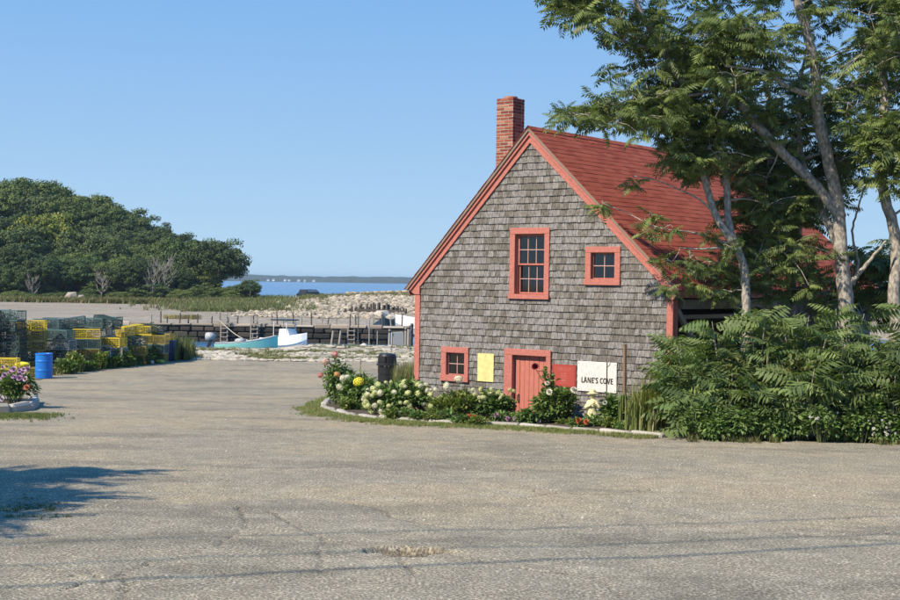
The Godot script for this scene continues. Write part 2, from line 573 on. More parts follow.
# ---------------------------------------------------------------- materials
func make_materials() -> void:
	var g := mat(Color(1, 1, 1), 0.95, 0.0, true)
	g.albedo_texture = noise_tex(0.05, grey(0.30), grey(1.0), 3, 1024, 4, FastNoiseLite.TYPE_CELLULAR)
	var ramp: Gradient = g.albedo_texture.color_ramp
	ramp.set_offset(0, 0.22)
	ramp.set_offset(1, 0.72)
	g.normal_enabled = true
	g.normal_texture = noise_tex(0.055, grey(0), grey(1), 3, 1024, 3, FastNoiseLite.TYPE_CELLULAR, true, 7.0)
	g.normal_scale = 0.8
	g.uv1_scale = Vector3(0.83, 0.83, 1)
	g.detail_enabled = true
	g.detail_albedo = noise_tex(0.02, grey(0.72), grey(1.0), 9, 1024, 5)
	g.detail_blend_mode = BaseMaterial3D.BLEND_MODE_MUL
	g.metallic_specular = 0.25
	M.ground = g

	var streak := noise_tex(0.035, grey(0.46), grey(1.0), 21, 1024, 5)
	streak.color_ramp.set_offset(0, 0.25)
	streak.color_ramp.set_offset(1, 0.70)
	var s := mat(Color(1, 1, 1), 0.92, 0.0, true)
	tex3(s, streak, Vector3(1.15, 0.22, 1.15), 8.0)
	s.metallic_specular = 0.2
	M.shingle = s
	M.shingle_tones = []
	M.shingle_cols = [Color(0.269, 0.260, 0.255), Color(0.257, 0.247, 0.244), Color(0.294, 0.284, 0.283), Color(0.174, 0.161, 0.149), Color(0.266, 0.257, 0.255), Color(0.282, 0.270, 0.266), Color(0.218, 0.201, 0.186)]
	for c in M.shingle_cols:
		var t := mat(c, 0.92)
		tex3(t, streak, Vector3(1.15, 0.22, 1.15), 8.0)
		t.metallic_specular = 0.2
		M.shingle_tones.append(t)
	var worn := noise_tex(0.03, grey(0.62), grey(1.0), 31, 512, 6)
	var trim := mat(Color(0.52, 0.185, 0.150), 0.66)
	tex3(trim, worn, Vector3(0.9, 0.9, 0.9))
	M.trim = trim
	var door := mat(Color(0.56, 0.195, 0.15), 0.7)
	tex3(door, noise_tex(0.03, grey(0.62), grey(1.0), 33, 512, 5), Vector3(4.0, 0.35, 4.0), 8.0)
	M.door = door
	var roof_tex := noise_tex(0.12, grey(0.55), grey(1.0), 41, 512, 3)
	M.roof_cols = [Color(0.432, 0.114, 0.077), Color(0.398, 0.102, 0.069), Color(0.467, 0.130, 0.088), Color(0.373, 0.094, 0.065), Color(0.442, 0.119, 0.081)]
	M.roof_tones = []
	for c in M.roof_cols:
		var t := mat(c, 0.93)
		tex3(t, roof_tex, Vector3(2.2, 2.2, 2.2))
		t.metallic_specular = 0.2
		M.roof_tones.append(t)
	var rf := mat(Color(1, 1, 1), 0.93, 0.0, true)
	tex3(rf, roof_tex, Vector3(2.2, 2.2, 2.2))
	rf.metallic_specular = 0.2
	M.roof = rf
	M.dark_edge = mat(Color(0.22, 0.165, 0.135), 0.85)
	M.dark_wood = mat(Color(0.10, 0.085, 0.07), 0.85)
	M.old_board = tex3(mat(Color(0.33, 0.28, 0.22), 0.9), noise_tex(0.03, grey(0.5), grey(1.0), 35, 256, 4), Vector3(3, 0.5, 3), 8.0)
	var glass := StandardMaterial3D.new()
	glass.albedo_color = Color(0.06, 0.07, 0.07, 0.10)
	glass.transparency = BaseMaterial3D.TRANSPARENCY_ALPHA
	glass.roughness = 0.03
	M.glass = glass
	M.muntin = mat(Color(0.45, 0.28, 0.25), 0.6)
	M.inside = mat(Color(0.30, 0.25, 0.19), 0.9)
	M.mortar = tex3(mat(Color(0.50, 0.45, 0.39), 0.95), noise_tex(0.08, grey(0.7), grey(1.0), 51, 256, 3), Vector3(3, 3, 3))
	M.bricks = []
	for c in [Color(0.30, 0.095, 0.06), Color(0.24, 0.07, 0.048), Color(0.36, 0.13, 0.085), Color(0.20, 0.06, 0.045), Color(0.42, 0.21, 0.15)]:
		M.bricks.append(tex3(mat(c, 0.92), noise_tex(0.06, grey(0.65), grey(1.0), 52, 256, 4), Vector3(4, 4, 4)))
	M.yellow_board = tex3(mat(Color(0.76, 0.70, 0.30), 0.7), noise_tex(0.02, grey(0.66), grey(1.0), 61, 256, 4), Vector3(1.2, 1.2, 1.2))
	M.white_board = tex3(mat(Color(0.76, 0.755, 0.73), 0.6), noise_tex(0.02, grey(0.62), grey(1.0), 62, 512, 6), Vector3(1.8, 0.7, 1.8))
	M.black_paint = mat(Color(0.025, 0.025, 0.027), 0.6)
	M.iron = mat(Color(0.05, 0.04, 0.035), 0.6, 0.4)
	M.post = tex3(mat(Color(0.27, 0.17, 0.105), 0.85), noise_tex(0.03, grey(0.6), grey(1.0), 63, 256, 4), Vector3(5, 0.5, 5), 8.0)
	M.grey_wood = tex3(mat(Color(0.40, 0.36, 0.31), 0.9), noise_tex(0.03, grey(0.55), grey(1.0), 64, 256, 4), Vector3(5, 0.5, 5), 8.0)
	M.statue = tex3(mat(Color(0.74, 0.66, 0.38), 0.75), noise_tex(0.05, grey(0.72), grey(1.0), 65, 256, 4), Vector3(3, 3, 3))
	M.kerb = []
	for c in [Color(0.46, 0.43, 0.38), Color(0.52, 0.49, 0.43), Color(0.40, 0.37, 0.32)]:
		M.kerb.append(tex3(mat(c, 0.9), noise_tex(0.08, grey(0.62), grey(1.0), 66, 256, 4), Vector3(2.2, 2.2, 2.2)))
	M.soil = tex3(mat(Color(0.12, 0.09, 0.065), 0.97), noise_tex(0.09, grey(0.4), grey(1.0), 67, 256, 4), Vector3(1.5, 1.5, 1.5))
	var can := mat(Color(0.016, 0.017, 0.019), 0.45)
	M.can = can
	M.can_metal = mat(Color(0.55, 0.55, 0.56), 0.35, 0.8)
	var leaf := mat(Color(1, 1, 1), 0.5, 0.0, true)
	leaf.backlight_enabled = true
	leaf.backlight = Color(0.75, 0.8, 0.45)
	leaf.metallic_specular = 0.35
	M.leaf = leaf
	var far_leaf := mat(Color(1, 1, 1), 0.75, 0.0, true)
	far_leaf.backlight_enabled = true
	far_leaf.backlight = Color(0.3, 0.32, 0.15)
	far_leaf.metallic_specular = 0.2
	M.far_leaf = far_leaf
	var bark := tex3(mat(Color(0.43, 0.39, 0.34), 0.92), noise_tex(0.022, grey(0.42), grey(1.0), 71, 512, 6), Vector3(1.3, 0.6, 1.3), 4.0)
	bark.albedo_texture.color_ramp.set_offset(0, 0.25)
	bark.albedo_texture.color_ramp.set_offset(1, 0.72)
	bark.normal_enabled = true
	bark.normal_texture = noise_tex(0.03, grey(0), grey(1), 71, 512, 5, FastNoiseLite.TYPE_SIMPLEX_SMOOTH, true, 4.0)
	bark.normal_scale = 0.5
	M.bark = bark
	M.dead_wood = mat(Color(0.27, 0.25, 0.22), 0.9)
	M.far_bark = mat(Color(0.16, 0.14, 0.115), 0.9)
	M.petal = mat(Color(1, 1, 1), 0.6, 0.0, true)
	var water := mat(Color(0.05, 0.15, 0.30), 0.2)
	water.normal_enabled = true
	water.normal_texture = noise_tex(0.02, grey(0), grey(1), 81, 1024, 5, FastNoiseLite.TYPE_SIMPLEX_SMOOTH, true, 5.0)
	water.normal_scale = 0.8
	water.uv1_triplanar = true
	water.uv1_world_triplanar = true
	water.uv1_scale = Vector3(0.028, 0.028, 0.011)
	water.metallic_specular = 0.5
	M.water = water
	M.granite = []
	var gt := noise_tex(0.05, grey(0.55), grey(1.0), 91, 512, 5)
	for c in [Color(0.042, 0.037, 0.031), Color(0.055, 0.048, 0.04), Color(0.032, 0.029, 0.025), Color(0.085, 0.07, 0.055)]:
		M.granite.append(tex3(mat(c, 0.8), gt, Vector3(0.9, 0.9, 0.9)))
	M.capstone = []
	for c in [Color(0.50, 0.41, 0.31), Color(0.36, 0.29, 0.22), Color(0.58, 0.49, 0.38)]:
		M.capstone.append(tex3(mat(c, 0.9), gt, Vector3(0.7, 0.7, 0.7)))
	M.rock = tex3(mat(Color(1, 1, 1), 0.92, 0.0, true), gt, Vector3(1.1, 1.1, 1.1))
	M.metal_yellow = mat(Color(0.66, 0.46, 0.03), 0.5)
	M.wire_yellow = mat(Color(0.68, 0.52, 0.05), 0.55)
	M.wire_green = mat(Color(0.038, 0.07, 0.062), 0.5)
	M.wire_teal = mat(Color(0.085, 0.16, 0.165), 0.5)
	M.wire_olive = mat(Color(0.30, 0.25, 0.06), 0.6)
	M.wire_grey = mat(Color(0.33, 0.36, 0.36), 0.55)
	M.twine = mat(Color(0.72, 0.72, 0.66), 0.85)
	M.twine_dark = mat(Color(0.09, 0.10, 0.09), 0.85)
	M.blue_plastic = mat(Color(0.018, 0.17, 0.58), 0.38)
	M.navy_plastic = mat(Color(0.012, 0.04, 0.13), 0.4)
	M.boat_teal = mat(Color(0.38, 0.80, 0.60), 0.4)
	M.boat_white = mat(Color(0.80, 0.81, 0.80), 0.35)
	M.boat_grey = mat(Color(0.36, 0.38, 0.39), 0.5)
	M.boat_dark = mat(Color(0.03, 0.035, 0.04), 0.35)
	M.rope = mat(Color(0.5, 0.46, 0.36), 0.9)
	M.concrete = tex3(mat(Color(0.50, 0.48, 0.44), 0.9), gt, Vector3(1.0, 1.0, 1.0))
	M.car_paint = mat(Color(0.02, 0.025, 0.035), 0.3)
	M.far_green = tex3(mat(Color(0.055, 0.075, 0.05), 0.95), noise_tex(0.02, grey(0.4), grey(1.0), 95, 512, 5), Vector3(0.004, 0.004, 0.004))
	M.cable = mat(Color(0.02, 0.02, 0.02), 0.7)

# ---------------------------------------------------------------- light and air
func make_view() -> void:
	cam_basis = Basis.from_euler(Vector3(deg_to_rad(PITCH), 0, deg_to_rad(ROLL)), EULER_ORDER_YXZ)
	var cam := Camera3D.new()
	cam.name = "camera"
	add_child(cam)
	cam.position = Vector3(0, EYE, 0)
	cam.basis = cam_basis
	cam.fov = rad_to_deg(2.0 * atan(300.0 / FOCAL))
	cam.near = 0.1
	cam.far = 30000.0
	cam.current = true
	var sky_mat := ProceduralSkyMaterial.new()
	sky_mat.sky_top_color = lin(0.032, 0.200, 0.53)
	sky_mat.sky_horizon_color = lin(0.33, 0.47, 0.585)
	sky_mat.sky_curve = 0.15
	sky_mat.ground_bottom_color = Color(0.40, 0.39, 0.36)
	sky_mat.ground_horizon_color = Color(0.62, 0.74, 0.84)
	sky_mat.sun_angle_max = 1.0
	var sky := Sky.new()
	sky.sky_material = sky_mat
	var env := Environment.new()
	env.background_mode = Environment.BG_SKY
	env.sky = sky
	env.tonemap_mode = Environment.TONE_MAPPER_LINEAR
	env.tonemap_exposure = 1.55
	env.sdfgi_enabled = true
	env.ssao_enabled = true
	env.ssil_enabled = true
	env.fog_enabled = true
	env.fog_density = 0.00016
	env.fog_light_color = Color(0.72, 0.83, 0.93)
	var we := WorldEnvironment.new()
	we.name = "world_environment"
	we.environment = env
	add_child(we)
	var sun := DirectionalLight3D.new()
	sun.name = "sun"
	add_child(sun)
	var el := deg_to_rad(SUN_HEIGHT)
	var phi := deg_to_rad(SUN_BEHIND)
	var to_sun := Vector3(-cos(el) * cos(phi), sin(el), cos(el) * sin(phi))
	sun.position = to_sun * 50.0
	sun.basis = Basis.looking_at(-to_sun, Vector3.UP)
	sun.light_energy = 1.45
	sun.light_color = Color(1.0, 0.94, 0.84)
	sun.light_angular_distance = 0.5
	sun.shadow_enabled = true

func _ready() -> void:
	noise.seed = 5
	noise.frequency = 0.05
	noise.fractal_octaves = 4
	noise2.seed = 11
	noise2.frequency = 0.05
	noise2.fractal_octaves = 3
	make_view()
	make_materials()
	prepare_cracks()
	build_ground()
	build_water()
	build_far_shore()
	build_quay()
	build_wood()
	build_house()
	build_bed()
	build_trees()
	build_thicket()
	build_traps()
	build_boats()
	build_shore_stuff()
	build_yard_things()
	build_gravel()

# ---------------------------------------------------------------- sea and far shore
func build_water() -> void:
	var m := MB.new()
	m.quad(Vector3(-14000, WATER_Y, -66), Vector3(14000, WATER_Y, -66), Vector3(14000, WATER_Y, -20000), Vector3(-14000, WATER_Y, -20000))
	tag(part("water", m.mesh(), self, M.water), "blue sea and harbour water", "water", "", "structure")

func build_far_shore() -> void:
	# low wooded land across the bay
	var m := MB.new()
	var prof := func(x: float, k: float) -> float:
		var e := 8.5 + 5.0 * noise.get_noise_1d(x * 0.035 + k) + 2.2 * noise2.get_noise_1d(x * 0.25 + k) + 1.1 * noise2.get_noise_1d(x * 1.2)
		return maxf(e * sm(1800, 300, absf(x + 300)) + 2.0, 0.6)
	for k in 2:
		var d := 2500.0 + k * 700.0
		var prev := []
		var step := 9.0
		for i in 460:
			var x := -2300.0 + i * step
			var h: float = prof.call(x, k * 37.0) * (1.0 + 0.35 * k)
			var row := [Vector3(x, WATER_Y - 0.5, -d), Vector3(x, WATER_Y + h * 0.45, -d - 6), Vector3(x, WATER_Y + h, -d - 60), Vector3(x, WATER_Y - 1, -d - 400)]
			if prev:
				for r in 3:
					m.quad(prev[r], row[r], row[r + 1], prev[r + 1], Color.WHITE)
			prev = row
	tag(part("far_shore", m.mesh(), self, M.far_green), "low wooded shore across the bay", "shore", "", "structure")
	var rg := rng(8)
	for i in 7:
		var x := -335.0 + i * 13.0 + rg.randf_range(-6, 6)
		var w := rg.randf_range(3, 5)
		var hh := rg.randf_range(1.8, 2.6)
		var o := thing("far_house", "tiny pale house on the low shore across the bay", "house", Vector3(x, WATER_Y + 1.0, -2497), 0, "houses across the bay")
		var b := MB.new()
		b.box(Vector3(0, hh * 0.5, 0), Vector3(w, hh, 7))
		part("wall", b.mesh(), o, M.boat_white)
		b = MB.new()
		var r0 := Vector3(-w * 0.55, hh, 4); var r1 := Vector3(w * 0.55, hh, 4); var r2 := Vector3(w * 0.55, hh, -4); var r3 := Vector3(-w * 0.55, hh, -4)
		var t0 := Vector3(-w * 0.55, hh + 1.4, 0); var t1 := Vector3(w * 0.55, hh + 1.4, 0)
		b.quad(r0, r1, t1, t0); b.quad(r2, r3, t0, t1); b.tri(r3, r0, t0); b.tri(r1, r2, t1)
		part("roof", b.mesh(), o, M.boat_grey)

# ---------------------------------------------------------------- granite quay, its ladders and stakes
func ladder(px: float, d: float, top: float, h: float, label: String) -> void:
	var base := at(px, 330, d)
	var o := thing("quay_ladder", label, "ladder", Vector3(base.x, top - h, -d), 0.06, "ladders on the quay wall")
	var s := MB.new()
	for k in [-1, 1]:
		s = MB.new()
		s.bar(Vector3(0.26 * k, 0, 0), Vector3(0.25 * k, h, -0.16), 0.07, 0.09)
		part("rail", s.mesh(), o, M.grey_wood)
	for i in int(h / 0.34):
		s = MB.new()
		s.bar(Vector3(-0.27, 0.25 + i * 0.34, 0.02), Vector3(0.27, 0.25 + i * 0.34, 0.02), 0.05, 0.07)
		part("rung", s.mesh(), o, M.grey_wood)

func build_quay() -> void:
	var rg := rng(42)
	var q := thing("stone_quay", "long dark granite quay wall with pale capstones behind the boats", "quay", Vector3(0, -4.6, -106.0))
	var x0 := -33.0
	var x1 := -3.3
	# backing inside the blocks
	var bk := MB.new()
	bk.box(Vector3((x0 + x1) * 0.5, 1.15, -0.55), Vector3(x1 - x0 - 0.3, 2.3, 0.7))
	part("core", bk.mesh(), q, M.granite[2])
	var y := 0.0
	var hs := [0.62, 0.5, 0.46, 0.44, 0.38]
	for r in hs.size():
		var x := x0 + rg.randf_range(0, 0.5)
		while x < x1 - 0.1:
			var w := minf(rg.randf_range(0.7, 1.35), x1 - x)
			if x1 - x - w < 0.4: w = x1 - x
			var b := MB.new()
			var hh: float = hs[r] - 0.035
			b.cbox(Vector3(x + w * 0.5, y + hh * 0.5, -0.3 + rg.randf_range(-0.14, 0.14)), Vector3(w - rg.randf_range(0.03, 0.12), hh + rg.randf_range(-0.03, 0.0), 0.7), 0.06, Color.WHITE, Basis.from_euler(Vector3(rg.randf_range(-0.03, 0.03), rg.randf_range(-0.03, 0.03), rg.randf_range(-0.012, 0.012))))
			part("block", b.mesh(), q, M.granite[rg.randi() % 3 if r < 3 else rg.randi() % 4])
			x += w
		y += hs[r]
	var x := x0
	while x < x1:
		var w := minf(rg.randf_range(0.9, 1.8), x1 + 0.1 - x)
		var b := MB.new()
		b.cbox(Vector3(x + w * 0.5, y + 0.13, -0.62 + rg.randf_range(-0.08, 0.06)), Vector3(w - 0.06, 0.22 + rg.randf_range(-0.10, 0.12), 1.3), 0.05, Color.WHITE, Basis.from_euler(Vector3(rg.randf_range(-0.03, 0.03), rg.randf_range(-0.05, 0.05), rg.randf_range(-0.03, 0.03))))
		part("capstone", b.mesh(), q, M.capstone[rg.randi() % 3])
		x += w
	# the end of the quay
	for r in 4:
		var b := MB.new()
		b.cbox(Vector3(x1 - 0.2, 0.3 + r * 0.55, -1.6), Vector3(0.7, 0.5, 2.0), 0.06)
		part("block", b.mesh(), q, M.granite[r % 3])
	ladder(224, 105.55, -1.05, 3.2, "grey wooden ladder up the quay wall beside the teal skiff's motor")
	ladder(254, 105.55, -1.35, 2.6, "grey wooden ladder up the quay wall behind the teal skiff")
	ladder(351, 105.55, -1.9, 2.4, "dark weathered ladder on the quay wall away from the boats")
	# stakes and leaning timbers
	for s in [[333, 331, 347, 0.1, "pale leaning timber against the quay wall"], [340.5, 331, 346, 0.08, "pale leaning timber against the quay wall"], [369.5, 320, 346, 0.0, "tall thin pole standing by the quay wall"], [377.5, 331, 345, 0.0, "short pale pole standing by the quay wall"], [358.5, 315, 345, 0.0, "tall dark pole standing by the quay wall"]]:
		var a := at(s[0], s[1], 104.9)
		var o := thing("quay_pole", s[4], "pole", Vector3(a.x - s[3] * 3, -4.9, -104.9), 0, "poles standing by the quay wall")
		var b := MB.new()
		b.tube([Vector3.ZERO, Vector3(s[3] * 3, a.y + 4.9, -0.3 if s[3] > 0 else 0.0)], [0.1 if s[3] > 0 else 0.055, 0.08 if s[3] > 0 else 0.045], 7)
		part("shaft", b.mesh(), o, M.dark_wood if s[0] == 358.5 else M.grey_wood)
		b = MB.new()
		b.lathe(Vector3(0, 0.9, 0), [Vector2(0.11, 0), Vector2(0.12, 0.03), Vector2(0.12, 0.09), Vector2(0.11, 0.12)], 8)
		part("band", b.mesh(), o, M.iron, Transform3D(Basis.IDENTITY, Vector3(s[3] * 0.5, 0, 0)))
	# short rusty stakes along the edge
	for i in 26:
		var sx := lerpf(-23.5, -4.0, i / 25.0) + rg.randf_range(-0.3, 0.3)
		var hgt := rg.randf_range(0.5, 1.1)
		var o := thing("mooring_stake", "short dark mooring stake along the edge of the stone quay", "stake", Vector3(sx, -2.06, -106.0 - rg.randf_range(0.2, 1.1)), 0, "stakes along the quay edge")
		var b := MB.new()
		b.tube([Vector3.ZERO, Vector3(rg.randf_range(-0.08, 0.08), hgt, 0)], [0.06, 0.05], 6)
		part("shaft", b.mesh(), o, M.dark_wood if rg.randf() < 0.6 else M.grey_wood)
		b = MB.new()
		b.tube([Vector3(-0.07, hgt * 0.7, 0), Vector3(0.07, hgt * 0.72, 0)], [0.025, 0.025], 6)
		part("pin", b.mesh(), o, M.iron)
	# pale concrete footing and dark pile cluster at the quay's end
	var cp := at(397, 347, 103.5)
	var o2 := thing("concrete_footing", "pale concrete block standing at the end of the dark quay wall", "concrete block", Vector3(cp.x, -4.8, -103.5), 0.3)
	var b2 := MB.new()
	b2.hexa([Vector3(-0.5, 0, 0.4), Vector3(0.5, 0, 0.4), Vector3(0.5, 0, -0.4), Vector3(-0.5, 0, -0.4), Vector3(-0.42, 2.45, 0.33), Vector3(0.42, 2.5, 0.33), Vector3(0.42, 2.5, -0.33), Vector3(-0.42, 2.45, -0.33)])
	part("block", b2.mesh(), o2, M.concrete)
	b2 = MB.new()
	b2.tube([Vector3(-0.12, 2.4, 0), Vector3(-0.12, 2.6, 0), Vector3(0.12, 2.6, 0), Vector3(0.12, 2.4, 0)], [0.02, 0.02, 0.02, 0.02], 6)
	part("lifting_eye", b2.mesh(), o2, M.iron)
	for k in 4:
		var pp := at(389 + [0, 16, 19, 22][k], 340, 103.0)
		var o3 := thing("mooring_pile", "tall weathered timber pile at the end of the quay wall", "pile", Vector3(pp.x, -4.9, -103.0 - 0.4 * (k % 2)), 0, "timber piles at the quay end")
		var b3 := MB.new()
		b3.tube([Vector3.ZERO, Vector3(0.05, 2.8 + 0.15 * k, 0)], [0.13, 0.11], 8, Color.WHITE, true, 0.06, k)
		part("shaft", b3.mesh(), o3, M.grey_wood if k < 3 else M.dark_wood)
		b3 = MB.new()
		b3.lathe(Vector3(0.05, 2.8 + 0.15 * k - 0.25, 0), [Vector2(0.12, 0), Vector2(0.14, 0.02), Vector2(0.14, 0.1), Vector2(0.12, 0.12)], 10)
		part("collar", b3.mesh(), o3, M.iron)
	# old dark timber landing beyond the quay, leaning in the rocks
	var ol := thing("ruined_landing", "dark ruined timber landing on the pale rocks beyond the quay", "landing", Vector3(at(370, 312, 136).x, -2.2, -136))
	for i in 30:
		var b := MB.new()
		var u := i / 29.0
		var bx := lerpf(-3.2, 3.6, u)
		var hh := lerpf(0.5, 1.35, sin(u * 2.6)) * rg.randf_range(0.75, 1.1)
		b.tube([Vector3(bx, -0.3, rg.randf_range(-0.3, 0.3)), Vector3(bx + rg.randf_range(-0.12, 0.12), hh + 0.15, rg.randf_range(-0.3, 0.3))], [0.13, 0.11], 6)
		part("pile", b.mesh(), ol, M.dark_wood)
	for k in 3:
		var b := MB.new()
		b.bar(Vector3(-3.4 + k, 0.45 + k * 0.2, 0.35), Vector3(3.6, 0.25 + k * 0.25, 0.4), 0.16, 0.2)
		part("beam", b.mesh(), ol, M.dark_wood if k else M.grey_wood)
	var rk := MB.new()
	rk.crag(Vector3.ZERO, Vector3(2.2, 1.2, 1.8), rg, Color(0.6, 0.54, 0.45))
	rk.crag(Vector3(0.9, -0.2, 0.3), Vector3(1.4, 0.8, 1.2), rg, Color(0.55, 0.5, 0.42))
	var rp := at(382, 316, 131)
	var rr := part("pale_boulder", rk.mesh(), self, M.rock, Transform3D(Basis.IDENTITY, Vector3(rp.x, -1.75, -131)))
	tag(rr, "large pale boulder in front of the ruined timber landing", "boulder")
	# breakwater and bank of loose pale rocks: nobody could count them
	var xf := []
	var co := []
	var tries := 0
	while xf.size() < 9000 and tries < 90000:
		tries += 1
		var d := rg.randf_range(124, 190)
		var px := rg.randf_range(205, 470)
		var wx := (px - 450.0) / FOCAL * d
		if wx > -6.4 and d < 134: continue
		var den := sm(215, 300, px)
		if d > 158 and px < 330: den *= 0.25
		if rg.randf() > den: continue
		if noise2.get_noise_2d(wx * 8, d * 4) > 0.28: continue
		var s := rg.randf_range(0.14, 0.42) * (1.0 if rg.randf() < 0.95 else 2.0)
		var b := Basis.from_euler(Vector3(rg.randf_range(-0.4, 0.4), rg.randf() * TAU, rg.randf_range(-0.4, 0.4))).scaled(Vector3(s * rg.randf_range(0.8, 1.4), s * rg.randf_range(0.5, 0.9), s))
		xf.append(Transform3D(b, Vector3(wx, gy(wx, -d) + s * 0.12, -d)))
		var t := rg.randf_range(0.5, 1.15)
		co.append(Color(0.55 * t, 0.475 * t, 0.365 * t))
	var sm1 := MB.new()
	sm1.crag(Vector3.ZERO, Vector3.ONE, rng(4))
	tag(many("rubble", sm1.mesh(), xf, co, M.rock, self), "bank of loose pale granite rubble beyond the quay", "rubble", "", "stuff")
	# breakwater crest: larger squared stones to the right
	var bw := thing("breakwater", "tan granite breakwater wall running behind the house toward the sea", "breakwater", Vector3(0, -0.6, -182))
	for i in 44:
		for r in 2:
			var b := MB.new()
			var bx := -14.0 + i * 0.95 + rg.randf_range(-0.1, 0.1) + r * 0.4
			var tp := lerpf(-0.3, 0.75, sm(-15, 0, bx))
			b.stone(Vector3(bx, tp * 0.5 + r * 0.5 - 0.1, rg.randf_range(-0.4, 0.4)), Vector3(1.15, 0.85, 1.1), rg, Color(0.58, 0.47, 0.33) * rg.randf_range(0.8, 1.1), 0.85, Basis.IDENTITY, 2)
			part("block", b.mesh(), bw, M.rock)

# ---------------------------------------------------------------- wooded hill
func crown_mesh(seed_n: int, leaves: int, lobes: int) -> ArrayMesh:
	var rg := rng(seed_n)
	var m := MB.new()
	var centers := []
	var tall := rg.randf_range(0.9, 1.15)
	for i in lobes:
		var a := i * 2.39996 + rg.randf_range(-0.4, 0.4)
		var up := 1.0 - 1.35 * (i + 0.5) / lobes
		var rr := sqrt(maxf(0.0, 1.0 - up * up)) * rg.randf_range(0.75, 1.1)
		centers.append([Vector3(cos(a) * rr * 0.42, 0.52 + up * 0.30 * tall, sin(a) * rr * 0.42), rg.randf_range(0.06, 0.15), rg.randf_range(0.8, 1.2)])
		if i % 3 == 0: centers[-1][0] += Vector3(rg.randfn(), rg.randf_range(-0.3, 0.9), rg.randfn()) * 0.10
	for i in leaves:
		var c: Array = centers[rg.randi() % lobes]
		var dir := Vector3(rg.randfn(), rg.randfn() * 0.75 + 0.25, rg.randfn()).normalized()
		var p: Vector3 = c[0] + dir * c[1] * pow(rg.randf(), 0.35) * Vector3(1.15, 0.72, 1.15)
		var nn := (dir + Vector3(rg.randfn(), rg.randfn(), rg.randfn()) * 0.4).normalized()
		var x := nn.cross(Vector3(rg.randfn(), rg.randfn(), rg.randfn())).normalized()
		var y := nn.cross(x)
		var s := rg.randf_range(0.010, 0.021)
		var t: float = c[2] * rg.randf_range(0.75, 1.2)
		var col := Color(t, t, t)
		m.quad(p - x * s - y * s * 0.3, p - y * s * 0.8, p + x * s, p + y * s * 0.7, col)
	return m.mesh()

func trunk_mesh(seed_n: int, bare: bool) -> ArrayMesh:
	var rg := rng(seed_n)
	var m := MB.new()
	var lean := Vector3(rg.randf_range(-0.12, 0.12), 0, rg.randf_range(-0.1, 0.1))
	m.tube([Vector3(0, -0.12, 0), lean * 0.4 + Vector3(0, 0.2, 0), lean + Vector3(0, 0.45, 0), lean * 1.3 + Vector3(0, 0.58, 0)], [0.035, 0.028, 0.02, 0.008] if not bare else [0.02, 0.016, 0.011, 0.004], 6)
	for i in (16 if bare else 8):
		var h := rg.randf_range(0.2, 0.6)
		var a := rg.randf() * TAU
		var p := lean * h * 2.0 + Vector3(0, h, 0)
		var q := p + Vector3(cos(a) * 0.2, 0.1, sin(a) * 0.2)
		var up2 := 0.17 if bare else 0.05
		var q2 := q + Vector3(cos(a + 0.4) * 0.17, up2, sin(a + 0.4) * 0.17)
		m.tube([p, q, q2], [0.014, 0.009, 0.004] if not bare else [0.009, 0.006, 0.003], 5)
		for j in (3 if bare else 0):
			m.tube([q, q + Vector3(rg.randf_range(-0.13, 0.13), rg.randf_range(0.05, 0.2), rg.randf_range(-0.13, 0.13))], [0.006, 0.002], 4)
	return m.mesh()

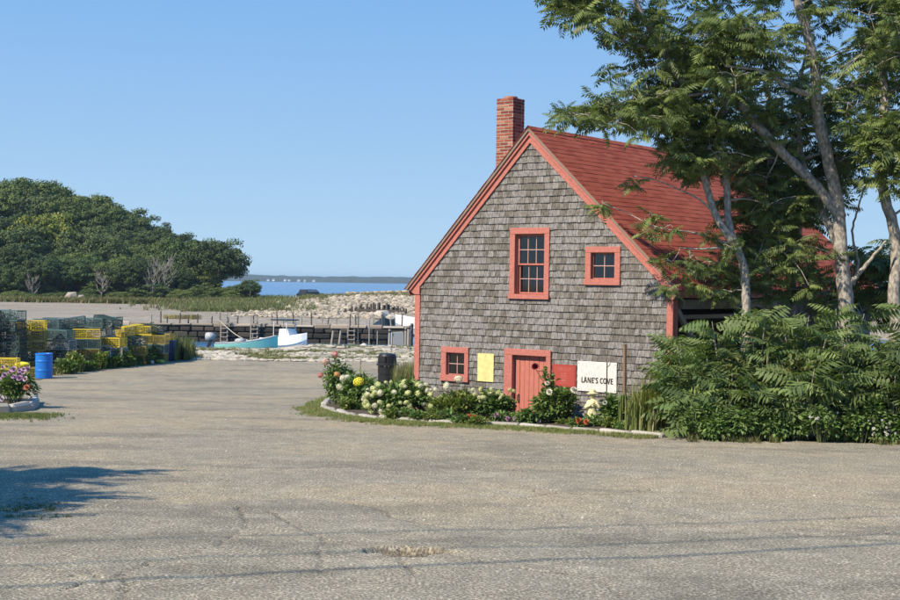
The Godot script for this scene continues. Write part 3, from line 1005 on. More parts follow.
func build_wood() -> void:
	var rg := rng(101)
	var crowns := []
	var trunks := []
	for k in 6:
		crowns.append(crown_mesh(200 + k, 11000, 44 + k * 6))
		trunks.append(trunk_mesh(300 + k, false))
	var tones := []
	for c in [Color(0.132, 0.173, 0.056), Color(0.072, 0.105, 0.044), Color(0.103, 0.147, 0.051), Color(0.089, 0.134, 0.051), Color(0.116, 0.160, 0.052), Color(0.078, 0.122, 0.049), Color(0.107, 0.145, 0.058)]:
		var m: StandardMaterial3D = M.far_leaf.duplicate()
		m.albedo_color = lin(c.r, c.g, c.b)
		tones.append(m)
	var bright: StandardMaterial3D = M.far_leaf.duplicate()
	bright.albedo_color = lin(0.19, 0.22, 0.05)
	var rows := [[170.0, 15, 5.6], [176.0, 14, 6.6], [183.0, 14, 7.4], [191.0, 13, 7.8], [200.0, 13, 8.2], [210.0, 13, 8.6]]
	for r in rows.size():
		var d: float = rows[r][0]
		var cnt: int = rows[r][1]
		for i in cnt:
			var px := lerpf(-55, 208, (i + 0.5 + rg.randf_range(-0.35, 0.35)) / cnt)
			if r > 2 and px > 192: continue
			var dd := d + rg.randf_range(-2.5, 2.5)
			var x := (px - 450.0) / FOCAL * dd
			var h: float = rows[r][2] * rg.randf_range(0.74, 1.16)
			if px > 195: h *= 0.95
			var pos := Vector3(x, gy(x, -dd) - 0.15, -dd)
			var o := thing("hillside_tree", "dark green broadleaf tree in the wood on the low hill", "tree", pos, rg.randf() * TAU, "trees of the wood on the hill")
			var k := rg.randi() % 6
			o.scale = Vector3(h * rg.randf_range(0.85, 1.2), h, h * rg.randf_range(0.85, 1.2))
			part("trunk", trunks[k], o, M.far_bark)
			part("crown", crowns[k], o, tones[rg.randi() % tones.size()])
	# trees that stand out
	var solo := [[43, 222, 186.0, 9.8, "yellow-green tree standing out in the dark wood on the hill", bright],
		[193, 300, 176.0, 8.8, "tall dark tree rising above its neighbours near the end of the wood", tones[3]],
		[217, 300, 172.0, 8.6, "broad dark tree at the seaward end of the wood", tones[1]],
		[205, 300, 182.0, 7.6, "dense dark tree behind the seaward end of the wood", tones[3]],
		[250, 300, 166.5, 3.0, "small dark lone tree between the wood and the sea", tones[3]]]
	for s in solo:
		var x: float = (s[0] - 450.0) / FOCAL * s[2]
		var o := thing("hillside_tree", s[4], "tree", Vector3(x, gy(x, -s[2]) - 0.1, -s[2]), 1.3, "trees of the wood on the hill")
		var h: float = s[3]
		o.scale = Vector3(h * 0.95, h, h * 0.95)
		part("trunk", trunks[1], o, M.far_bark)
		part("crown", crowns[2], o, s[5])
	for s in [[152, 165.0, 5.6], [168, 166.5, 6.2], [101, 165.5, 4.4], [33, 164.5, 3.6]]:
		var x: float = (s[0] - 450.0) / FOCAL * s[1]
		var o := thing("dead_tree", "bare pale dead tree among the green trees on the hill", "dead tree", Vector3(x, gy(x, -s[1]) - 0.1, -s[1]), s[0], "bare dead trees in the wood")
		o.scale = Vector3(0.7, 1.15, 0.7) * s[2]
		part("trunk", trunk_mesh(400 + int(s[0]), true), o, M.dead_wood)
	# undergrowth along the foot of the wood
	for i in 64:
		var px := lerpf(-40, 240, (i % 26) / 25.0) + rg.randf_range(-4, 4)
		var d := 165.0 + rg.randf_range(-1.5, 1.5)
		if i > 25: d = 168.0 + rg.randf_range(-1.0, 2.0)
		if i > 51:
			px = rg.randf_range(196, 246)
			d = rg.randf_range(168, 178)
		var x := (px - 450.0) / FOCAL * d
		var h := rg.randf_range(1.2, 2.6) * (0.8 if px > 232 else 1.0) * (1.0 if i < 26 else 1.45)
		var o := thing("hillside_shrub", "low green shrub along the foot of the wood", "shrub", Vector3(x, gy(x, -d) - 0.5, -d), rg.randf() * TAU, "shrubs at the foot of the wood")
		o.scale = Vector3(h * rg.randf_range(1.2, 2.2), h * rg.randf_range(0.7, 1.0), h * 1.3)
		part("stem", trunks[i % 6], o, M.far_bark)
		part("foliage", crowns[(i + 2) % 6], o, tones[i % 5])
	var rock := MB.new()
	rock.crag(Vector3(0, 0.3, 0), Vector3(1.9, 1.6, 1.4), rg, Color(0.40, 0.36, 0.30))
	rock.crag(Vector3(1.2, 0.2, 0.2), Vector3(1.2, 1.1, 1.0), rg, Color(0.40, 0.36, 0.30))
	var rp := at(72, 294, 163.2)
	tag(part("rock_outcrop", rock.mesh(), self, M.rock, Transform3D(Basis.IDENTITY, Vector3(rp.x, gy(rp.x, -163.2) + 0.2, -163.2))), "pale rock outcrop at the foot of the wood", "rock")

# ---------------------------------------------------------------- grass
var tuft_mesh: ArrayMesh
func grass_tuft() -> ArrayMesh:
	if tuft_mesh: return tuft_mesh
	var rg := rng(17)
	var m := MB.new()
	for i in 9:
		var a := rg.randf() * TAU
		var b := Vector3(rg.randf_range(-0.3, 0.3), 0, rg.randf_range(-0.3, 0.3))
		var out := Vector3(cos(a), 0, sin(a)) * rg.randf_range(0.15, 0.6)
		var side := Vector3(-sin(a), 0, cos(a)) * 0.035
		var h := rg.randf_range(0.6, 1.0)
		var mid := b + out * 0.35 + Vector3.UP * h * 0.6
		m.quad(b - side, b + side, mid + side * 0.8, mid - side * 0.8)
		m.tri(mid - side * 0.8, mid + side * 0.8, b + out + Vector3.UP * h)
	tuft_mesh = m.mesh()
	return tuft_mesh

func tufts(called: String, label: String, places: Array, size: Vector2, wide: float, cols: Array, s: int) -> void:
	var rg := rng(s)
	var xf := []
	var co := []
	for p in places:
		var h := rg.randf_range(size.x, size.y)
		xf.append(Transform3D(Basis(Vector3.UP, rg.randf() * TAU).scaled(Vector3(h * wide, h, h * wide)), p))
		var c: Color = cols[rg.randi() % cols.size()]
		co.append(c * rg.randf_range(0.75, 1.2))
	tag(many(called, grass_tuft(), xf, co, M.leaf, self), label, "grass", "", "stuff")

# ---------------------------------------------------------------- the shingled house
var house_xf: Transform3D
const APEX := Vector2(2.99, 6.09)
const EAVE_L := Vector2(-0.207, 2.755)
const EAVE_R := Vector2(6.487, 2.84)
const OPENINGS := [Rect2(2.65, 2.685, 0.725, 1.23), Rect2(4.485, 3.013, 0.542, 0.52), Rect2(0.895, 0.93, 0.487, 0.475), Rect2(2.635, -0.2, 0.835, 1.63)]

func roof_y(x: float) -> float:       # underside line of the roof at the gable
	if x < APEX.x: return lerpf(EAVE_L.y, APEX.y, (x - EAVE_L.x) / (APEX.x - EAVE_L.x)) - 0.07
	return lerpf(APEX.y, EAVE_R.y, (x - APEX.x) / (EAVE_R.x - APEX.x)) - 0.07

func poly_prism(m: MB, pts: Array, z0: float, z1: float, col := Color.WHITE) -> void:   # convex, counter-clockwise seen from +z; z1 > z0
	var k := pts.size()
	for i in range(1, k - 1):
		m.tri(Vector3(pts[0].x, pts[0].y, z1), Vector3(pts[i].x, pts[i].y, z1), Vector3(pts[i + 1].x, pts[i + 1].y, z1), col)
		m.tri(Vector3(pts[0].x, pts[0].y, z0), Vector3(pts[i + 1].x, pts[i + 1].y, z0), Vector3(pts[i].x, pts[i].y, z0), col)
	for i in k:
		var a: Vector2 = pts[i]
		var b: Vector2 = pts[(i + 1) % k]
		m.quad(Vector3(a.x, a.y, z1), Vector3(a.x, a.y, z0), Vector3(b.x, b.y, z0), Vector3(b.x, b.y, z1), col)

func board(parent: Node, called: String, r: Rect2, z0: float, z1: float, m: Material, bev := 0.006) -> MeshInstance3D:
	var b := MB.new()
	b.cbox(Vector3(r.get_center().x, r.get_center().y, (z0 + z1) * 0.5), Vector3(r.size.x, r.size.y, z1 - z0), bev)
	return part(called, b.mesh(), parent, m)

func casing(parent: Node, outer: Rect2, inner: Rect2, m: Material, z1: float) -> void:
	var t := inner.end.y
	board(parent, "casing", Rect2(outer.position.x, t, outer.size.x, outer.end.y - t), -0.02, z1, m)
	board(parent, "casing", Rect2(outer.position.x, inner.position.y, inner.position.x - outer.position.x, inner.size.y), -0.02, z1 - 0.003, m)
	board(parent, "casing", Rect2(inner.end.x, inner.position.y, outer.end.x - inner.end.x, inner.size.y), -0.02, z1 - 0.003, m)

func sash(parent: Node, r: Rect2, z: float, cols: int, rows: int, stile: float) -> void:
	board(parent, "sash", Rect2(r.position.x, r.position.y, stile, r.size.y), z - 0.03, z, M.trim, 0.004)
	board(parent, "sash", Rect2(r.end.x - stile, r.position.y, stile, r.size.y), z - 0.03, z, M.trim, 0.004)
	var g := Rect2(r.position.x + stile, r.position.y + stile, r.size.x - 2 * stile, r.size.y - 2 * stile)
	board(parent, "sash", Rect2(g.position.x, r.position.y, g.size.x, stile), z - 0.03, z - 0.001, M.trim, 0.004)
	board(parent, "sash", Rect2(g.position.x, g.end.y, g.size.x, stile), z - 0.03, z - 0.001, M.trim, 0.004)
	for i in range(1, cols):
		board(parent, "muntin", Rect2(g.position.x + g.size.x * i / cols - 0.009, g.position.y, 0.018, g.size.y), z - 0.024, z - 0.004, M.muntin, 0.003)
	for j in range(1, rows):
		board(parent, "muntin", Rect2(g.position.x, g.position.y + g.size.y * j / rows - 0.009, g.size.x, 0.018), z - 0.025, z - 0.006, M.muntin, 0.003)
	for i in cols:
		for j in rows:
			var b := MB.new()
			var cx := g.position.x + g.size.x * (i + 0.5) / cols
			var cy := g.position.y + g.size.y * (j + 0.5) / rows
			b.box(Vector3(cx, cy, z - 0.0155), Vector3(g.size.x / cols - 0.017, g.size.y / rows - 0.017, 0.003))
			part("pane", b.mesh(), parent, M.glass)

func sub(called: String, parent: Node) -> Node3D:
	var o := Node3D.new()
	o.name = called
	parent.add_child(o, true)
	return o

func slab_on_slope(m: MB, a: Vector2, b: Vector2, t: float, z0: float, z1: float, col := Color.WHITE) -> void:   # a thickness t under the line a->b (a is left)
	var e := (b - a).normalized()
	var dn := Vector2(e.y, -e.x)
	poly_prism(m, [a + dn * t, b + dn * t, b, a], z0, z1, col)

func build_house() -> void:
	house_xf = Transform3D(Basis(Vector3.UP, deg_to_rad(HOUSE_TURN)), HOUSE_AT)
	var h := thing("shingled_house", "weathered grey shingled house with red roof and salmon trim", "house", HOUSE_AT, deg_to_rad(HOUSE_TURN))
	var rg := rng(600)
	# --- gable wall with real openings
	var xs := [0.02, HW - 0.02]
	var ys := [0.0, EAVE, APEX.y]
	for o in OPENINGS:
		xs.append(o.position.x); xs.append(o.end.x)
		ys.append(maxf(o.position.y, 0.0)); ys.append(o.end.y)
	xs.append(APEX.x)
	xs.sort(); ys.sort()
	var m := MB.new()
	var gable := PackedVector2Array([Vector2(0.02, 0), Vector2(HW - 0.02, 0), Vector2(HW - 0.02, roof_y(HW - 0.02)), Vector2(APEX.x, APEX.y - 0.07), Vector2(0.02, roof_y(0.02))])
	for i in xs.size() - 1:
		for j in ys.size() - 1:
			if xs[i + 1] - xs[i] < 0.002 or ys[j + 1] - ys[j] < 0.002: continue
			var c := Vector2((xs[i] + xs[i + 1]) * 0.5, (ys[j] + ys[j + 1]) * 0.5)
			var inside := false
			for o in OPENINGS.slice(0, 3):
				if o.has_point(c): inside = true
			if inside: continue
			var zf := -0.13 if OPENINGS[3].has_point(c) else 0.0
			for p in Geometry2D.intersect_polygons(PackedVector2Array([Vector2(xs[i], ys[j]), Vector2(xs[i + 1], ys[j]), Vector2(xs[i + 1], ys[j + 1]), Vector2(xs[i], ys[j + 1])]), gable):
				var pts := Array(p)
				if Geometry2D.is_polygon_clockwise(p): pts.reverse()
				poly_prism(m, pts, -0.16, zf)
	part("gable_wall", m.mesh(), h, M.old_board)
	# --- other walls, floor and loft so that the rooms are dark
	m = MB.new()
	m.box(Vector3(0.1, EAVE * 0.5, -HL * 0.5), Vector3(0.14, EAVE, HL - 0.34))
	m.box(Vector3(HW - 0.1, EAVE * 0.5, -(HL + 4.6) * 0.5), Vector3(0.14, EAVE, HL - 4.6 - 0.34))
	m.box(Vector3(HW * 0.5, EAVE * 0.5 - 0.2, -5.6), Vector3(HW - 0.4, EAVE - 0.4, 0.12))
	part("side_wall", m.mesh(), h, M.old_board)
	m = MB.new()
	poly_prism(m, [Vector2(0.03, 0.0), Vector2(HW - 0.03, 0.0), Vector2(HW - 0.03, roof_y(HW - 0.03)), Vector2(APEX.x, APEX.y - 0.08), Vector2(0.03, roof_y(0.03))], -HL, -HL + 0.15)
	part("back_wall", m.mesh(), h, M.shingle_tones[1])
	m = MB.new()
	m.box(Vector3(HW * 0.5, -0.05, -HL * 0.5), Vector3(HW - 0.3, 0.1, HL - 0.4))
	m.box(Vector3(HW * 0.5, 2.3, -HL * 0.5), Vector3(HW - 0.34, 0.08, HL - 0.4))
	part("room_floor", m.mesh(), h, M.inside)
	# --- roof deck
	m = MB.new()
	var zf := 0.13
	var zb := -HL - 0.13
	slab_on_slope(m, EAVE_L, APEX, 0.055, zb, zf)
	slab_on_slope(m, APEX, EAVE_R, 0.055, zb, zf)
	part("roof_deck", m.mesh(), h, M.dark_edge)
	# --- roof shingles: tabs in courses on both slopes
	build_roof(h, zf + 0.02, zb - 0.02)
	# --- rake boards, eave boards, corner boards
	m = MB.new()
	var eL := (APEX - EAVE_L).normalized()
	var nL := Vector2(eL.y, -eL.x)
	var aL := EAVE_L + nL * 0.057 + eL * 0.03
	var ap := APEX + Vector2(0, -0.085)
	poly_prism(m, [aL + nL * 0.165 + eL * 0.08, Vector2(APEX.x, APEX.y - 0.085 - 0.228), ap, aL], 0.002, 0.062)
	part("rake_board", m.mesh(), h, M.trim)
	m = MB.new()
	var eR := (EAVE_R - APEX).normalized()
	var nR := Vector2(eR.y, -eR.x)
	var aR := EAVE_R + nR * 0.057 - eR * 0.03
	poly_prism(m, [Vector2(APEX.x, APEX.y - 0.085 - 0.228), aR + nR * 0.165 - eR * 0.08, aR, ap], 0.002, 0.062)
	part("rake_board", m.mesh(), h, M.trim)
	# narrow upper moulding, standing proud
	for sd in 2:
		m = MB.new()
		if sd == 0: poly_prism(m, [aL + nL * 0.055 + eL * 0.02, Vector2(APEX.x, APEX.y - 0.085 - 0.078), ap, aL + eL * 0.01], 0.064, 0.10)
		else: poly_prism(m, [Vector2(APEX.x, APEX.y - 0.085 - 0.078), aR + nR * 0.055 - eR * 0.02, aR - eR * 0.01, ap], 0.064, 0.10)
		part("rake_moulding", m.mesh(), h, M.trim)
	# eave returns
	m = MB.new()
	poly_prism(m, [Vector2(0.0, 2.635), Vector2(0.145, 2.635), Vector2(0.145, 2.92), Vector2(-0.11, 2.70)], 0.003, 0.066)
	part("eave_return", m.mesh(), h, M.trim)
	m = MB.new()
	poly_prism(m, [Vector2(6.185, 2.64), Vector2(6.325, 2.64), Vector2(6.46, 2.79), Vector2(6.24, 2.94)], 0.003, 0.066)
	part("eave_return", m.mesh(), h, M.trim)
	for e in [[0.0, 0.145], [6.185, 6.325]]:
		board(h, "corner_board", Rect2(e[0], 0.0, e[1] - e[0], 2.63), -0.03, 0.045, M.trim)
	for sx in [[-0.005, 0.03], [HW - 0.03, HW + 0.005]]:
		m = MB.new()
		m.cbox(Vector3((sx[0] + sx[1]) * 0.5, 1.315, -0.095), Vector3(sx[1] - sx[0], 2.63, 0.12), 0.005)
		part("corner_board", m.mesh(), h, M.trim)
	# eave boards and open bay of the shed side
	for sx in [[EAVE_L.x + 0.05, 2.70], [EAVE_R.x - 0.05, 2.76]]:
		m = MB.new()
		m.cbox(Vector3(sx[0], sx[1] - 0.02, -HL * 0.5), Vector3(0.03, 0.13, HL + 0.1), 0.005)
		part("eave_board", m.mesh(), h, M.trim)
	m = MB.new()
	m.bar(Vector3(HW - 0.02, 2.55, -0.3), Vector3(HW - 0.02, 2.55, -4.8), 0.14, 0.18)
	part("bay_beam", m.mesh(), h, M.old_board)
	m = MB.new()
	m.bar(Vector3(HW - 0.05, 2.45, -0.2), Vector3(HW + 0.05, 1.5, -1.1), 0.08, 0.1)
	part("brace", m.mesh(), h, M.grey_wood)
	build_wall_shingles(h)
	build_side_shingles(h)
	# --- windows
	var w := sub("window", h)
	casing(w, Rect2(2.52, 2.585, 0.98, 1.458), OPENINGS[0], M.trim, 0.06)
	board(w, "sill", Rect2(2.505, 2.585, 1.01, 0.10), -0.10, 0.085, M.trim)
	for e in [2.65, 3.375 - 0.02]: board(w, "jamb", Rect2(e, 2.685, 0.02, 1.23), -0.155, -0.022, M.trim, 0.003)
	sash(w, Rect2(2.67, 3.28, 0.685, 0.63), -0.045, 3, 2, 0.036)
	sash(w, Rect2(2.67, 2.69, 0.685, 0.62), -0.085, 3, 2, 0.036)
	w = sub("window", h)
	casing(w, Rect2(4.355, 2.893, 0.80, 0.757), OPENINGS[1], M.trim, 0.06)
	board(w, "sill", Rect2(4.343, 2.893, 0.824, 0.12), -0.10, 0.08, M.trim)
	sash(w, Rect2(4.486, 3.014, 0.54, 0.518), -0.02, 2, 2, 0.022)
	w = sub("window", h)
	casing(w, Rect2(0.755, 0.795, 0.735, 0.735), OPENINGS[2], M.trim, 0.06)
	board(w, "sill", Rect2(0.743, 0.795, 0.759, 0.135), -0.10, 0.08, M.trim)
	sash(w, Rect2(0.896, 0.931, 0.485, 0.473), -0.02, 2, 2, 0.022)
	# --- door
	var d := sub("door", h)
	casing(d, Rect2(2.43, -0.02, 1.155, 1.58), Rect2(2.635, 0.0, 0.835, 1.43), M.trim, 0.075)
	var px := 2.64
	for i in 7:
		board(d, "plank", Rect2(px, 0.0, 0.1145, 1.425), -0.125, -0.045 + rg.randf_range(-0.004, 0.003), M.door, 0.007)
		px += 0.118
	m = MB.new()
	m.tube([Vector3(2.74, 0.62, -0.05), Vector3(2.74, 0.60, 0.0), Vector3(2.74, 0.48, 0.0), Vector3(2.74, 0.46, -0.05)], [0.012, 0.014, 0.014, 0.012], 7)
	part("handle", m.mesh(), d, M.iron)
	for yy in [0.25, 1.15]:
		m = MB.new()
		m.box(Vector3(3.30, yy, -0.038), Vector3(0.28, 0.035, 0.008))
		part("hinge", m.mesh(), d, M.door)
	build_chimney(h)
	build_wall_signs()

func put_pieces(h: Node, called: String, rects: Array, unit: ArrayMesh, tones: Array) -> void:
	for r in rects:
		part(called, unit, h, tones[r[1]], r[0])

func build_wall_shingles(h: Node) -> void:
	var rg := rng(611)
	var exp := 0.1372
	var all := []
	var row := 0
	var y := 0.02
	while y < APEX.y - 0.35:
		var lo := 0.15
		var hi := 6.18
		if y > 2.45:
			# stay under the rake boards
			var yt := y + 0.15
			lo = maxf(lo, EAVE_L.x + (yt + 0.09 - EAVE_L.y) / (APEX.y - EAVE_L.y) * (APEX.x - EAVE_L.x))
			hi = minf(hi, EAVE_R.x - (yt + 0.09 - EAVE_R.y) / (APEX.y - EAVE_R.y) * (EAVE_R.x - APEX.x))
		var x := lo - rg.randf_range(0, 0.08)
		while x < hi:
			var w := rg.randf_range(0.055, 0.14)
			var a := maxf(x, lo)
			var b := minf(x + w, hi)
			x += w
			if b - a < 0.02: continue
			var rects := [Rect2(a + 0.002, y + rg.randf_range(-0.005, 0.005), b - a - 0.004, exp + 0.024)]
			for o in OPENINGS:
				var cut: Rect2 = o.grow(0.02)
				var nxt := []
				for r in rects:
					if not r.intersects(cut): nxt.append(r); continue
					if r.position.x < cut.position.x: nxt.append(Rect2(r.position.x, r.position.y, cut.position.x - r.position.x, r.size.y))
					if r.end.x > cut.end.x: nxt.append(Rect2(cut.end.x, r.position.y, r.end.x - cut.end.x, r.size.y))
					if r.position.y < cut.position.y and r.end.x > cut.position.x: nxt.append(Rect2(r.position.x, r.position.y, r.size.x, cut.position.y - r.position.y))
					elif r.end.y > cut.end.y: nxt.append(Rect2(r.position.x, cut.end.y, r.size.x, r.end.y - cut.end.y))
				rects = nxt
			for r in rects:
				if r.size.x < 0.012 or r.size.y < 0.012: continue
				var t := rg.randi() % 7
				# the lower courses have aged browner and darker in patches
				if noise2.get_noise_2d(r.position.x * 22, r.position.y * 22) > 0.12 and rg.randf() < 0.7: t = 3 if rg.randf() < 0.6 else 6
				all.append([r, t, rg.randf_range(0.030, 0.044)])
		y += exp
		row += 1
	all.sort_custom(func(p, q): return (p[0].position.x - (10.0 if p[0].position.y < 0.9 else 0.0)) > (q[0].position.x - (10.0 if q[0].position.y < 0.9 else 0.0)))
	var u := MB.new()
	u.hexa([Vector3(0, 0, 1), Vector3(1, 0, 1), Vector3(1, 0, 0), Vector3(0, 0, 0), Vector3(0, 1, 0.3), Vector3(1, 1, 0.3), Vector3(1, 1, 0), Vector3(0, 1, 0)])
	var unit := u.mesh()
	var pieces := []
	var m := MB.new()
	for i in all.size():
		var r: Rect2 = all[i][0]
		var zt: float = all[i][2]
		if i < 300:
			pieces.append([Transform3D(Basis.from_scale(Vector3(r.size.x, r.size.y, zt)), Vector3(r.position.x, r.position.y, 0.001)), all[i][1]])
		else:
			var c: Color = M.shingle_cols[all[i][1]]
			var p := r.position
			var q := r.end
			m.hexa([Vector3(p.x, p.y, zt), Vector3(q.x, p.y, zt), Vector3(q.x, p.y, 0.001), Vector3(p.x, p.y, 0.001), Vector3(p.x, q.y, zt * 0.3), Vector3(q.x, q.y, zt * 0.3), Vector3(q.x, q.y, 0.001), Vector3(p.x, q.y, 0.001)], c)
	put_pieces(h, "shingle", pieces, unit, M.shingle_tones)
	var o := part("shingles", m.mesh(), h, M.shingle)
	o.set_meta("kind", "stuff")

func build_side_shingles(h: Node) -> void:
	var rg := rng(622)
	var m := MB.new()
	for sd in 2:
		var y := 0.02
		while y < 2.55:
			var z := -0.17
			var stop := -HL + 0.1
			if sd == 1: z = -4.95
			while z > stop:
				var w := rg.randf_range(0.09, 0.22)
				var z1 := maxf(z - w, stop)
				var zt := rg.randf_range(0.017, 0.027)
				var c: Color = M.shingle_cols[rg.randi() % 7]
				var a := z - 0.002
				var b := z1 + 0.002
				var y1 := y + 0.16
				if sd == 1:
					var X := HW - 0.029
					m.hexa([Vector3(X + zt, y, a), Vector3(X + zt, y, b), Vector3(X, y, b), Vector3(X, y, a), Vector3(X + zt * 0.3, y1, a), Vector3(X + zt * 0.3, y1, b), Vector3(X, y1, b), Vector3(X, y1, a)], c)
				else:
					var X := 0.029
					m.hexa([Vector3(X - zt, y, b), Vector3(X - zt, y, a), Vector3(X, y, a), Vector3(X, y, b), Vector3(X - zt * 0.3, y1, b), Vector3(X - zt * 0.3, y1, a), Vector3(X, y1, a), Vector3(X, y1, b)], c)
				z = z1
			y += 0.137
	var o := part("side_shingles", m.mesh(), h, M.shingle)
	o.set_meta("kind", "stuff")

func build_roof(h: Node, zf: float, zb: float) -> void:
	var rg := rng(633)
	var pieces := []
	var m := MB.new()
	for sd in 2:
		var a := EAVE_R if sd == 1 else EAVE_L
		var e := (APEX - a)
		var l := e.length()
		e /= l
		var up := Vector2(-e.y, e.x) if sd == 0 else Vector2(e.y, -e.x)
		if up.y < 0: up = -up
		var exp := 0.143
		var s := -0.03
		var row := 0
		while s < l - 0.02:
			var z := zf + rg.randf_range(-0.004, 0.004)
			var first := true
			var zz := z
			while zz > zb + 0.01:
				var w := 0.305
				if first and row % 2 == 1: w = 0.152
				first = false
				var z1 := maxf(zz - w, zb)
				var tt := rg.randf_range(0.006, 0.011)
				var s1 := minf(s + exp + 0.03, l + 0.012)
				var s0 := s + rg.randf_range(-0.003, 0.003)
				var k := rg.randi() % 5
				var c: Color = M.roof_cols[k]
				var b0 := a + e * s0
				var b1 := a + e * s1
				var za := zz - 0.003
				var zc := z1 + 0.003
				var lo0 := b0 + up * 0.002
				var lo1 := b1 + up * 0.001
				var hi0 := b0 + up * (0.002 + tt)
				var hi1 := b1 + up * (0.001 + tt * 0.4)
				var q := [Vector3(lo0.x, lo0.y, za), Vector3(lo0.x, lo0.y, zc), Vector3(lo1.x, lo1.y, zc), Vector3(lo1.x, lo1.y, za), Vector3(hi0.x, hi0.y, za), Vector3(hi0.x, hi0.y, zc), Vector3(hi1.x, hi1.y, zc), Vector3(hi1.x, hi1.y, za)]
				if sd == 1:
					pieces.append([q, k, -(zz + 0.0) + 0.25 * s])
				else:
					q = [q[1], q[0], q[3], q[2], q[5], q[4], q[7], q[6]]
					m.hexa(q, c)
				zz = z1
			s += exp
			row += 1
	pieces.sort_custom(func(p, q): return p[2] < q[2])
	for i in pieces.size():
		if i < 300:
			var t := MB.new()
			t.hexa(pieces[i][0])
			part("roof_shingle", t.mesh(), h, M.roof_tones[pieces[i][1]])
		else:
			m.hexa(pieces[i][0], M.roof_cols[pieces[i][1]])
	# ridge caps
	var z := zf
	while z > zb:
		var z1 := maxf(z - 0.24, zb)
		var c: Color = M.roof_cols[rg.randi() % 5]
		for sd in [-1, 1]:
			var e := Vector2(sd * 0.73, -0.69) * 0.13
			var t := 0.028
			var p0 := Vector3(APEX.x, APEX.y + t, z)
			var p1 := Vector3(APEX.x, APEX.y + t - 0.004, z1 - 0.03)
			var q0 := Vector3(APEX.x + e.x, APEX.y + t + e.y, z)
			var q1 := Vector3(APEX.x + e.x, APEX.y + t - 0.004 + e.y, z1 - 0.03)
			if sd > 0: m.quad(p0, q0, q1, p1, c)
			else: m.quad(q0, p0, p1, q1, c)
		z = z1
	var o := part("roof_shingles", m.mesh(), h, M.roof)
	o.set_meta("kind", "stuff")

func build_chimney(h: Node) -> void:
	var rg := rng(644)
	var ch := sub("chimney", h)
	var x0 := 1.545
	var x1 := 1.985
	var z0 := -0.75
	var z1 := -1.17
	var y0 := 4.30
	var y1 := 6.84
	var m := MB.new()
	m.box(Vector3((x0 + x1) * 0.5, (y0 + y1) * 0.5, (z0 + z1) * 0.5), Vector3(x1 - x0 - 0.014, y1 - y0, z0 - z1 - 0.014))
	part("mortar", m.mesh(), ch, M.mortar)
	var by := y0
	var row := 0
	var wall := 0.095
	while by < y1 - 0.02:
		var cuts := [[0.0, 0.2], [0.21, 0.41], [0.42, 0.44]] if row % 2 == 0 else [[0.0, 0.095], [0.105, 0.305], [0.315, 0.44]]
		for c in cuts:
			for sd in 2:
				if by < 5.0 and sd == 1: continue
				m = MB.new()
				var jit := rg.randf_range(-0.003, 0.003)
				var zc := z0 - wall * 0.5 + jit if sd == 0 else z1 + wall * 0.5 - jit
				m.cbox(Vector3(x0 + (c[0] + c[1]) * 0.5, by + 0.029, zc), Vector3(c[1] - c[0], 0.057 + rg.randf_range(-0.003, 0.002), wall), 0.004)
				part("brick", m.mesh(), ch, M.bricks[rg.randi() % 5])
		for sd in 2:
			if by < 5.0 and sd == 0: continue
			var inner := [[0.105, 0.305]] if row % 2 == 0 else [[0.105, 0.2], [0.21, 0.305]]
			for c in inner:
				m = MB.new()
				var xc := x0 + wall * 0.5 if sd == 0 else x1 - wall * 0.5
				m.cbox(Vector3(xc + rg.randf_range(-0.003, 0.003), by + 0.029, z0 - (c[0] + c[1]) * 0.5), Vector3(wall, 0.057, c[1] - c[0]), 0.004)
				part("brick", m.mesh(), ch, M.bricks[rg.randi() % 5])
		by += 0.0677
		row += 1
	m = MB.new()
	m.lathe(Vector3((x0 + x1) * 0.5, y1 - 0.04, (z0 + z1) * 0.5), [Vector2(0.16, 0), Vector2(0.15, 0.11), Vector2(0.12, 0.12), Vector2(0.11, 0.02)], 14)
	part("flue", m.mesh(), ch, M.bricks[4])

func on_wall(x: float, y: float, z := 0.0) -> Vector3:
	return house_xf * Vector3(x, y, z)

